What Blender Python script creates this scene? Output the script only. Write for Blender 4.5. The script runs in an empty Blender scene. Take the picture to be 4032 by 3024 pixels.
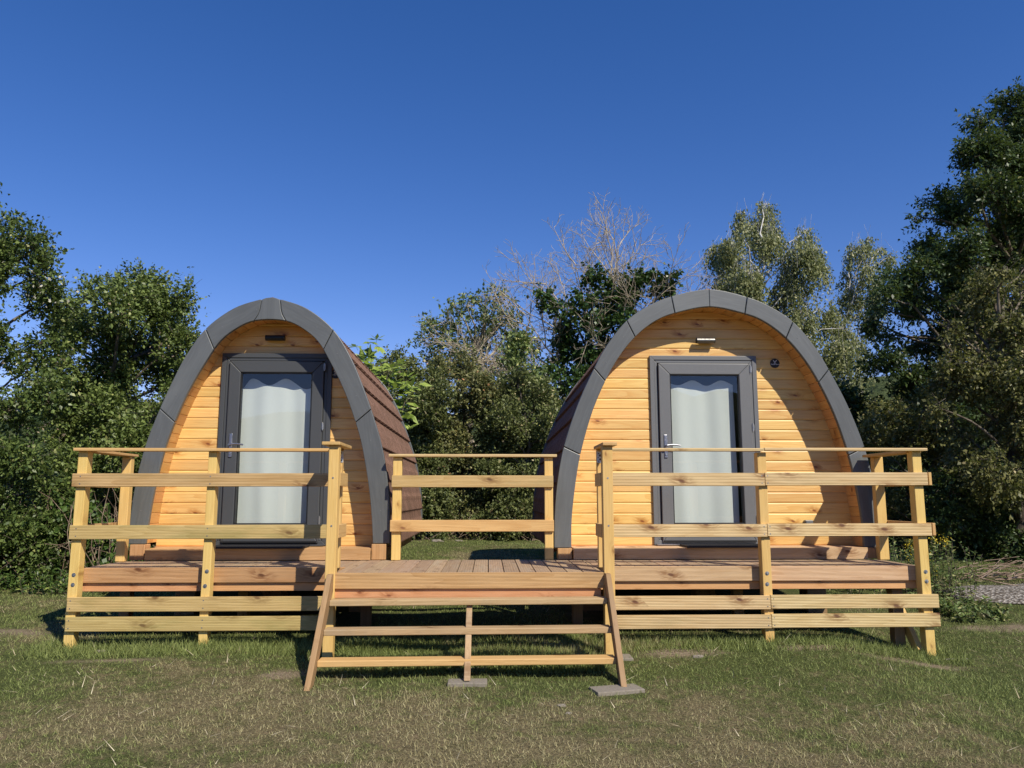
import bpy, bmesh, math, random
import numpy as np
from mathutils import Vector, Matrix, noise as mnoise

# ------------------------------------------------------------------ camera, sky, sun, exposure
scene = bpy.context.scene
col = scene.collection
R = math.radians

cam_d = bpy.data.cameras.new('camera')
cam = bpy.data.objects.new('camera', cam_d); col.objects.link(cam)
cam_d.sensor_width = 36.0
cam_d.lens = 36.0 * 3030.0 / 4032.0
cam_d.clip_start = 0.05; cam_d.clip_end = 3000
cam.location = (0, -6.1, 0.582)
cam.rotation_euler = (R(90 + 8.35), 0, R(-1.76))
scene.camera = cam

SUN_AZ, SUN_EL = R(35), R(43.5)          # azimuth measured from behind the camera towards the right
sdir = Vector((math.sin(SUN_AZ) * math.cos(SUN_EL), -math.cos(SUN_AZ) * math.cos(SUN_EL), math.sin(SUN_EL)))
sl = bpy.data.lights.new('sun', 'SUN'); sl.energy = 5.0; sl.angle = R(0.53); sl.color = (1.0, 0.925, 0.79)
so = bpy.data.objects.new('sun', sl); col.objects.link(so)
so.rotation_euler = sdir.to_track_quat('Z', 'Y').to_euler()

world = bpy.data.worlds.new('World'); scene.world = world; world.use_nodes = True
wn = world.node_tree.nodes; wl = world.node_tree.links
bg = wn['Background']
sky = wn.new('ShaderNodeTexSky'); sky.sky_type = 'NISHITA'; sky.sun_disc = False
sky.sun_elevation = SUN_EL
sky.sun_rotation = math.atan2(sdir.x, sdir.y)
sky.altitude = 600; sky.air_density = 1.0; sky.dust_density = 0.0; sky.ozone_density = 2.5
hs = wn.new('ShaderNodeHueSaturation'); hs.inputs['Saturation'].default_value = 1.32; hs.inputs['Hue'].default_value = .503
tint = wn.new('ShaderNodeMix'); tint.data_type = 'RGBA'; tint.blend_type = 'MULTIPLY'; tint.inputs[0].default_value = 1; tint.inputs[7].default_value = (1.50, 1.13, 1.34, 1)
wl.new(sky.outputs[0], hs.inputs['Color']); wl.new(hs.outputs[0], tint.inputs[6]); wl.new(tint.outputs[2], bg.inputs[0]); bg.inputs[1].default_value = 0.092
scene.view_settings.view_transform = 'Standard'
scene.view_settings.look = 'None'
scene.view_settings.gamma = 1.0
scene.view_settings.exposure = 0.14
scene.cycles.max_bounces = 8
scene.cycles.transparent_max_bounces = 12

rng = random.Random(11)
NR = np.random.default_rng(5)

# ------------------------------------------------------------------ object helpers
def tag(o, label=None, cat=None, group=None, kind=None):
    if label: o['label'] = label
    if cat: o['category'] = cat
    if group: o['group'] = group
    if kind: o['kind'] = kind
    return o

def empty(name, loc, label, cat, group=None):
    o = bpy.data.objects.new(name, None); col.objects.link(o)
    o.location = loc; o.empty_display_size = .2
    return tag(o, label, cat, group)

def link(name, me, m, parent=None):
    o = bpy.data.objects.new(name, me); col.objects.link(o)
    if m is not None:
        me.materials.append(m)
    if parent is not None:
        o.parent = parent
        o.location = -Vector(parent.location)          # geometry is written in world coordinates
    return o

def copy_thing(o, dloc, parent=None):
    c = o.copy(); col.objects.link(c)
    if parent is None: c.location = Vector(o.location) + Vector(dloc)
    else: c.parent = parent
    for ch in list(o.children): copy_thing(ch, dloc, c)
    return c

class MB:
    """collects pieces; every vertex carries gc (u along the grain, v across, w) and rnd"""
    def __init__(s): s.v = []; s.f = []; s.gc = []; s.r = []; s.smooth = []
    def add(s, vs, fs, gc, r=None, smooth=False):
        b = len(s.v); s.v += [tuple(p) for p in vs]
        s.f += [tuple(b + i for i in f) for f in fs]
        s.smooth += [smooth] * len(fs)
        r = rng.random() if r is None else r
        o = (r * 37.0, r * 91.0 % 13, r * 53 % 7)
        s.gc += [(g[0] + o[0], g[1] , g[2] ) for g in gc]
        s.r += [r] * len(vs)
    def box(s, x0, x1, y0, y1, z0, z1, axis='x', r=None, vc=True):
        vs = [(x, y, z) for x in (x0, x1) for y in (y0, y1) for z in (z0, z1)]
        fs = [(0, 1, 3, 2), (4, 6, 7, 5), (0, 4, 5, 1), (2, 3, 7, 6), (0, 2, 6, 4), (1, 5, 7, 3)]
        cx, cy, cz = (x0 + x1) / 2, (y0 + y1) / 2, (z0 + z1) / 2
        if axis == 'x': g = [(x - x0, z - cz, y - cy) for x, y, z in vs]
        elif axis == 'y': g = [(y - y0, x - cx, z - cz) for x, y, z in vs]
        else: g = [(z - z0, x - cx, y - cy) for x, y, z in vs]
        s.add(vs, fs, g, r); return s
    def beam(s, p0, p1, w, t, side, r=None):
        """box from p0 to p1; w along side vector, t across"""
        p0 = Vector(p0); p1 = Vector(p1); d = (p1 - p0); L = d.length; d.normalize()
        sd = Vector(side); sd = (sd - d * sd.dot(d)).normalized(); up = d.cross(sd)
        vs = []; g = []
        for a, pp in ((0, p0), (L, p1)):
            for b in (-w / 2, w / 2):
                for c in (-t / 2, t / 2):
                    vs.append(pp + sd * b + up * c); g.append((a, b, c))
        s.add(vs, [(0, 1, 3, 2), (4, 6, 7, 5), (0, 4, 5, 1), (2, 3, 7, 6), (0, 2, 6, 4), (1, 5, 7, 3)], g, r); return s
    def prism(s, poly, y0, y1, r=None):
        """poly in XZ (ordered), extruded along Y"""
        n = len(poly)
        vs = [(x, y0, z) for x, z in poly] + [(x, y1, z) for x, z in poly]
        fs = [tuple(range(n)), tuple(range(2 * n - 1, n - 1, -1))] + [(i, i + n, (i + 1) % n + n, (i + 1) % n) for i in range(n)]
        s.add(vs, fs, [(x, z, y) for x, y, z in vs], r); return s
    def cyl(s, p0, p1, r0, r1=None, n=16, cap=True, smooth=True):
        r1 = r0 if r1 is None else r1
        p0 = Vector(p0); p1 = Vector(p1); d = (p1 - p0).normalized()
        a = d.orthogonal().normalized(); b = d.cross(a)
        vs = []
        for pp, rr in ((p0, r0), (p1, r1)):
            for i in range(n):
                t = 2 * math.pi * i / n; vs.append(pp + (a * math.cos(t) + b * math.sin(t)) * rr)
        s.add(vs, [(i, (i + 1) % n, (i + 1) % n + n, i + n) for i in range(n)], [(v.z, v.x, v.y) for v in vs], None, smooth)
        if cap: s.add(vs, [tuple(range(n - 1, -1, -1)), tuple(range(n, 2 * n))], [(v.z, v.x, v.y) for v in vs])
        return s
    def build(s, name, m, parent=None, bevel=0, seg=1):
        me = bpy.data.meshes.new(name); me.from_pydata(s.v, [], s.f)
        bm = bmesh.new(); bm.from_mesh(me); bmesh.ops.recalc_face_normals(bm, faces=bm.faces); bm.to_mesh(me); bm.free()
        a = me.attributes.new('gc', 'FLOAT_VECTOR', 'POINT'); a.data.foreach_set('vector', np.array(s.gc, np.float32).ravel())
        a = me.attributes.new('rnd', 'FLOAT', 'POINT'); a.data.foreach_set('value', np.array(s.r, np.float32))
        me.polygons.foreach_set('use_smooth', np.array(s.smooth, bool))
        o = link(name, me, m, parent)
        if bevel:
            b = o.modifiers.new('bevel', 'BEVEL'); b.width = bevel; b.segments = seg; b.limit_method = 'ANGLE'; b.angle_limit = R(40)
        return o

# ------------------------------------------------------------------ material helpers
class NT:
    def __init__(s, name):
        s.m = bpy.data.materials.new(name); s.m.use_nodes = True
        s.t = s.m.node_tree; s.n = s.t.nodes; s.l = s.t.links; s.n.clear()
        s.out = s.n.new('ShaderNodeOutputMaterial')
    def new(s, ty, **k):
        n = s.n.new(ty)
        for a, b in k.items(): setattr(n, a, b)
        return n
    def put(s, inp, v):
        if isinstance(v, bpy.types.NodeSocket): s.l.new(v, inp)
        elif isinstance(v, (tuple, list)) and len(v) == 3 and inp.type == 'RGBA': inp.default_value = (*v, 1)
        else: inp.default_value = v
    def math(s, op, a, b=0.0, c=None, clamp=False):
        n = s.new('ShaderNodeMath', operation=op, use_clamp=clamp); s.put(n.inputs[0], a); s.put(n.inputs[1], b)
        if c is not None: s.put(n.inputs[2], c)
        return n.outputs[0]
    def vmath(s, op, a, b):
        n = s.new('ShaderNodeVectorMath', operation=op); s.put(n.inputs[0], a); s.put(n.inputs[1], b); return n.outputs[0]
    def mix(s, f, a, b, blend='MIX'):
        n = s.new('ShaderNodeMix', data_type='RGBA', blend_type=blend)
        s.put(n.inputs[0], f); s.put(n.inputs[6], a); s.put(n.inputs[7], b); return n.outputs[2]
    def noise(s, vec, scale, detail=3, rough=.5, dist=0.0, col=False):
        n = s.new('ShaderNodeTexNoise'); s.put(n.inputs['Vector'], vec); s.put(n.inputs['Scale'], scale)
        s.put(n.inputs['Detail'], detail); s.put(n.inputs['Roughness'], rough); s.put(n.inputs['Distortion'], dist)
        return n.outputs['Color' if col else 'Fac']
    def ramp(s, f, stops):
        n = s.new('ShaderNodeMapRange', interpolation_type='SMOOTHSTEP'); s.put(n.inputs[0], f)
        s.put(n.inputs[1], stops[0]); s.put(n.inputs[2], stops[1]); s.put(n.inputs[3], stops[2] if len(stops) > 2 else 0.0)
        s.put(n.inputs[4], stops[3] if len(stops) > 3 else 1.0); return n.outputs[0]
    def attr(s, name, out='Vector'):
        return s.new('ShaderNodeAttribute', attribute_name=name).outputs[out]
    def comb(s, x, y, z):
        n = s.new('ShaderNodeCombineXYZ'); s.put(n.inputs[0], x); s.put(n.inputs[1], y); s.put(n.inputs[2], z); return n.outputs[0]
    def sep(s, v):
        n = s.new('ShaderNodeSeparateXYZ'); s.put(n.inputs[0], v); return n.outputs
    def bump(s, h, strength=.3, dist=.01, nrm=None):
        n = s.new('ShaderNodeBump'); s.put(n.inputs['Height'], h); n.inputs['Strength'].default_value = strength
        n.inputs['Distance'].default_value = dist
        if nrm is not None: s.put(n.inputs['Normal'], nrm)
        return n.outputs[0]
    def princ(s, colr, rough=.5, metal=0.0, spec=.5, nrm=None, **k):
        n = s.new('ShaderNodeBsdfPrincipled'); s.put(n.inputs['Base Color'], colr); s.put(n.inputs['Roughness'], rough)
        s.put(n.inputs['Metallic'], metal); s.put(n.inputs['Specular IOR Level'], spec)
        if nrm is not None: s.put(n.inputs['Normal'], nrm)
        for a, b in k.items(): s.put(n.inputs[a.replace('_', ' ')], b)
        return n.outputs[0]
    def done(s, sh): s.l.new(sh, s.out.inputs[0]); return s.m

def wood(name, light, mid, dark, knot=(.09, .035, .012), band=1.0, knots=1.0, rough=.55, ribs=0.0, rib_pitch=.0125, var=.25, spec=.35, stain=0.0, stain_col=(.25, .2, .1), kscale=1.0):
    t = NT(name); gc = t.attr('gc'); rnd = t.attr('rnd', 'Fac')
    x, y, z = t.sep(gc)
    # gentle wobble of the fibres
    wob = t.math('MULTIPLY', t.math('SUBTRACT', t.noise(t.comb(t.math('MULTIPLY', x, 1.3), t.math('MULTIPLY', y, 6), t.math('ADD', t.math('MULTIPLY', z, 6), t.math('MULTIPLY', rnd, 40))), 1.0, 2), .5), .05)
    # knots: sparse cells along the board
    kv = t.new('ShaderNodeTexVoronoi', voronoi_dimensions='2D', feature='F1'); kv.inputs['Randomness'].default_value = .9
    t.put(kv.inputs['Vector'], t.comb(t.math('MULTIPLY', t.math('ADD', x, t.math('MULTIPLY', y, .7)), 4.2 * kscale), t.math('MULTIPLY', t.math('ADD', y, t.math('MULTIPLY', rnd, 3.0)), 8.0 * kscale), 0.0)); kv.inputs['Scale'].default_value = 1.0
    kr = t.sep(kv.outputs['Color'])[0]
    kd = kv.outputs['Distance']
    gate = t.math('GREATER_THAN', kr, .60)
    near = t.math('MULTIPLY', t.ramp(kd, (.06, .40, 1.0, 0.0)), gate)
    core = t.math('MULTIPLY', t.ramp(kd, (.03, .10, 1.0, 0.0)), gate)
    yy = t.math('ADD', t.math('ADD', y, wob), t.math('MULTIPLY', near, .03))
    # cathedral growth bands
    b0 = t.noise(t.comb(t.math('MULTIPLY', x, .55), t.math('MULTIPLY', yy, 9.0), t.math('ADD', t.math('MULTIPLY', z, 9.0), t.math('MULTIPLY', rnd, 71.0))), 1.0, 1.0)
    bands = t.math('FRACT', t.math('MULTIPLY', b0, 9.0))
    bands = t.math('POWER', bands, 2.2)
    fine = t.noise(t.comb(t.math('MULTIPLY', x, 4.0), t.math('MULTIPLY', yy, 240.0), t.math('MULTIPLY', z, 240.0)), 1.0, 3, .6)
    blot = t.noise(t.comb(t.math('MULTIPLY', x, 3.0), t.math('MULTIPLY', y, 9.0), t.math('ADD', z, t.math('MULTIPLY', rnd, 9.0))), 1.0, 3)
    c = t.mix(t.math('MULTIPLY', bands, .62 * band), light, mid)
    c = t.mix(t.ramp(fine, (.45, .8, 0.0, .55)), c, dark)
    c = t.mix(t.ramp(blot, (.45, .75, 0.0, .45)), c, mid)
    if stain: c = t.mix(t.math('MULTIPLY', t.ramp(t.noise(t.comb(t.math('MULTIPLY', x, 1.7), t.math('MULTIPLY', y, 14.0), t.math('MULTIPLY', rnd, 30.0)), 1.0, 5, .65), (.48, .68)), stain), c, stain_col)
    c = t.mix(t.math('MULTIPLY', t.math('MULTIPLY', near, t.ramp(t.noise(t.comb(t.math('MULTIPLY', x, 14.), t.math('MULTIPLY', yy, 55.), rnd), 1.0, 2), (.38, .56, .18, 1.0))),   .74 * knots), c, dark)
    c = t.mix(t.math('MULTIPLY', core, .85 * knots), c, knot)
    hv = t.new('ShaderNodeHueSaturation'); t.put(hv.inputs['Color'], c)
    t.put(hv.inputs['Value'], t.math('ADD', 1.0 - var / 2, t.math('MULTIPLY', rnd, var)))
    t.put(hv.inputs['Hue'], t.math('ADD', .492, t.math('MULTIPLY', t.math('FRACT', t.math('MULTIPLY', rnd, 17.3)), .014)))
    c = hv.outputs[0]
    n = t.bump(t.math('ADD', fine, t.math('MULTIPLY', bands, .4)), .25, .001)
    if ribs:
        w = t.math('SINE', t.math('MULTIPLY', y, 2 * math.pi / rib_pitch))
        c = t.mix(t.ramp(w, (-1.0, -.3, .38 * ribs, 0.0)), c, dark)
        n = t.bump(w, .5 * ribs, .0025, n)
    return t.done(t.princ(c, rough, 0, spec, n))

M = {}
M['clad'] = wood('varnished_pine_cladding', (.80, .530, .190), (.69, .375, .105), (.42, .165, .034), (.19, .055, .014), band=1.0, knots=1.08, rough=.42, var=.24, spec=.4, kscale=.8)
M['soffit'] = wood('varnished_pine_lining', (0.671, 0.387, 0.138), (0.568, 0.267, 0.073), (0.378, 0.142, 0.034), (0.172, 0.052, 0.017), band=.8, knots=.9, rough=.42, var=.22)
M['post'] = wood('fresh_yellow_post', (0.722, 0.496, 0.174), (0.626, 0.400, 0.113), (0.435, 0.235, 0.061), (0.209, 0.087, 0.026), band=.6, knots=.7, rough=.6, var=.10)
M['rail'] = wood('treated_rail', (0.626, 0.435, 0.191), (0.470, 0.296, 0.104), (0.244, 0.126, 0.039), (0.113, 0.048, 0.017), band=1.0, knots=1.1, ribs=.7, rough=.6, var=.16, stain=.35, stain_col=(0.261, 0.226, 0.087), kscale=.62)
M['railR'] = wood('pale_grooved_rail', (0.696, 0.522, 0.261), (0.539, 0.357, 0.144), (0.287, 0.152, 0.052), (0.131, 0.052, 0.022), band=.9, knots=1.2, ribs=.9, rough=.6, var=.14, stain=.25, stain_col=(0.331, 0.287, 0.122), kscale=.62)
M['railL'] = wood('greenish_rail', (0.574, 0.426, 0.174), (0.418, 0.291, 0.100), (0.226, 0.139, 0.044), (0.113, 0.052, 0.017), band=1.1, knots=.9, ribs=.5, rough=.6, var=.14, stain=.5, stain_col=(0.278, 0.244, 0.078), kscale=.62)
M['cap'] = wood('handrail_board', (0.629, 0.408, 0.162), (0.493, 0.281, 0.093), (0.289, 0.145, 0.043), (0.170, 0.060, 0.025), band=.8, knots=.8, rough=.6, var=.2, kscale=.7)
M['fascia'] = wood('brown_ribbed_fascia', (0.554, 0.336, 0.155), (0.420, 0.223, 0.084), (0.210, 0.088, 0.029), (0.101, 0.038, 0.013), band=1.0, knots=1.1, ribs=.8, rib_pitch=.0105, rough=.62, var=.2, stain=.2, stain_col=(0.252, 0.168, 0.092), kscale=.62)
M['fasciaR'] = wood('pinkish_ribbed_fascia', (0.638, 0.437, 0.252), (0.504, 0.302, 0.147), (0.252, 0.113, 0.042), (0.134, 0.050, 0.021), band=.8, knots=1.2, ribs=.8, rib_pitch=.0105, rough=.62, var=.15, kscale=.62)
M['ledger'] = wood('orange_joist', (0.629, 0.340, 0.153), (0.510, 0.238, 0.085), (0.306, 0.119, 0.034), (0.170, 0.051, 0.017), band=.6, knots=.8, rough=.6, var=.14)
M['deck'] = wood('weathered_deck_board', (0.414, 0.290, 0.180), (0.317, 0.211, 0.123), (0.167, 0.101, 0.057), (0.088, 0.044, 0.026), band=.8, knots=.7, ribs=.45, rib_pitch=.02, rough=.7, var=.28, stain=.4, stain_col=(0.405, 0.334, 0.238))
M['tread'] = wood('stair_tread', (0.510, 0.357, 0.187), (0.391, 0.255, 0.119), (0.212, 0.119, 0.047), (0.111, 0.043, 0.017), band=.9, knots=1.0, rough=.65, var=.2, stain=.4, stain_col=(0.323, 0.272, 0.187), kscale=.7)
M['stringer'] = wood('stair_stringer', (0.357, 0.221, 0.106), (0.272, 0.162, 0.068), (0.145, 0.072, 0.030), (0.085, 0.034, 0.017), band=1.0, knots=.6, rough=.65, var=.15, stain=.3, stain_col=(0.238, 0.187, 0.119))
M['rough'] = wood('grey_weathered_post', (.34, .29, .22), (.24, .20, .15), (.10, .08, .06), band=1.0, knots=.4, rough=.85, var=.2)

def paint(name, c, rough=.5, fs=60., amt=.25, grain=False, spec=.4):
    t = NT(name)
    if grain:
        gc = t.attr('gc'); v = t.vmath('MULTIPLY', gc, (5., 60., 60.)); rnd = t.attr('rnd', 'Fac')
        f = t.noise(v, 1.0, 4, .6)
        big = t.noise(t.vmath('MULTIPLY', gc, (1.5, 5., 5.)), 1.0, 4)
        cc = t.mix(t.ramp(f, (.35, .75, 0., amt)), c, tuple(q * 1.7 for q in c))
        cc = t.mix(t.ramp(big, (.45, .72, 0., .38)), cc, tuple(q * 1.55 for q in c))
        hv = t.new('ShaderNodeHueSaturation'); t.put(hv.inputs['Color'], cc); t.put(hv.inputs['Value'], t.math('ADD', .88, t.math('MULTIPLY', rnd, .24)))
        return t.done(t.princ(hv.outputs[0], rough, 0, spec, t.bump(f, .2, .001)))
    co = t.new('ShaderNodeTexCoord').outputs['Object']
    f = t.noise(co, fs, 4, .65)
    g = t.noise(co, 2.2, 3, .6)
    cc = t.mix(t.ramp(f, (.3, .75, 0., amt)), c, tuple(q * 1.8 for q in c))
    cc = t.mix(t.ramp(g, (.4, .7, 0., .2)), cc, tuple(q * 1.35 for q in c))
    return t.done(t.princ(cc, rough, 0, spec, t.bump(f, .15, .0008)))
M['trim'] = paint('anthracite_stained_board', (.098, .104, .104), .45, amt=.35, grain=True, spec=.6)
M['frame'] = paint('anthracite_door_frame', (.128, .130, .132), .42, 220., .35, spec=.5)
M['frameL'] = paint('dark_anthracite_door_frame', (.058, .061, .064), .45, 220., .25, spec=.4)
M['black'] = paint('black_plastic', (.014, .014, .015), .5)
M['rubber'] = paint('black_rubber', (.02, .02, .022), .75)
M['dark'] = paint('dark_interior_lining', (.05, .045, .04), .8)
M['conc'] = paint('concrete_paving_block', (.19, .165, .13), .95, 45., .5)
def metal(name, c, rough):
    t = NT(name); co = t.new('ShaderNodeTexCoord').outputs['Object']
    f = t.noise(co, 80., 3)
    return t.done(t.princ(c, t.ramp(f, (.3, .7, rough * .8, rough * 1.3)), 1.0, .5))
M['steel'] = metal('brushed_steel', (.42, .42, .44), .36)
M['lampsteel'] = metal('satin_steel_lamp', (.20, .195, .185), .42)
M['galv'] = metal('galvanised_steel', (.38, .39, .40), .5)

# granulated brown roof panel
t = NT('brown_granulated_roof'); co = t.new('ShaderNodeTexCoord').outputs['Object']; rnd = t.attr('rnd', 'Fac')
f = t.noise(co, 190., 2, .8); g = t.noise(co, 6., 4, .6)
c = t.mix(t.ramp(f, (.35, .7)), (.080, .041, .027), (.29, .175, .118)); c = t.mix(t.ramp(g, (.4, .7, 0, .35)), c, (.36, .20, .145))
hv = t.new('ShaderNodeHueSaturation'); t.put(hv.inputs['Color'], c); t.put(hv.inputs['Value'], t.math('ADD', .85, t.math('MULTIPLY', rnd, .3)))
M['roof'] = t.done(t.princ(hv.outputs[0], .85, 0, .25, t.bump(f, .6, .004)))

# glass: faint reflection over clear
t = NT('door_glass'); lw = t.new('ShaderNodeLayerWeight'); lw.inputs[0].default_value = .5
tr = t.new('ShaderNodeBsdfTransparent'); tr.inputs[0].default_value = (.93, .95, .95, 1)
gl = t.new('ShaderNodeBsdfGlossy'); gl.inputs['Roughness'].default_value = .015
mx = t.new('ShaderNodeMixShader'); t.put(mx.inputs[0], t.math('ADD', t.math('MULTIPLY', t.math('POWER', lw.outputs['Facing'], 5.0), .8), .085)); t.l.new(tr.outputs[0], mx.inputs[1]); t.l.new(gl.outputs[0], mx.inputs[2])
M['glass'] = t.done(mx.outputs[0])
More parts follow.
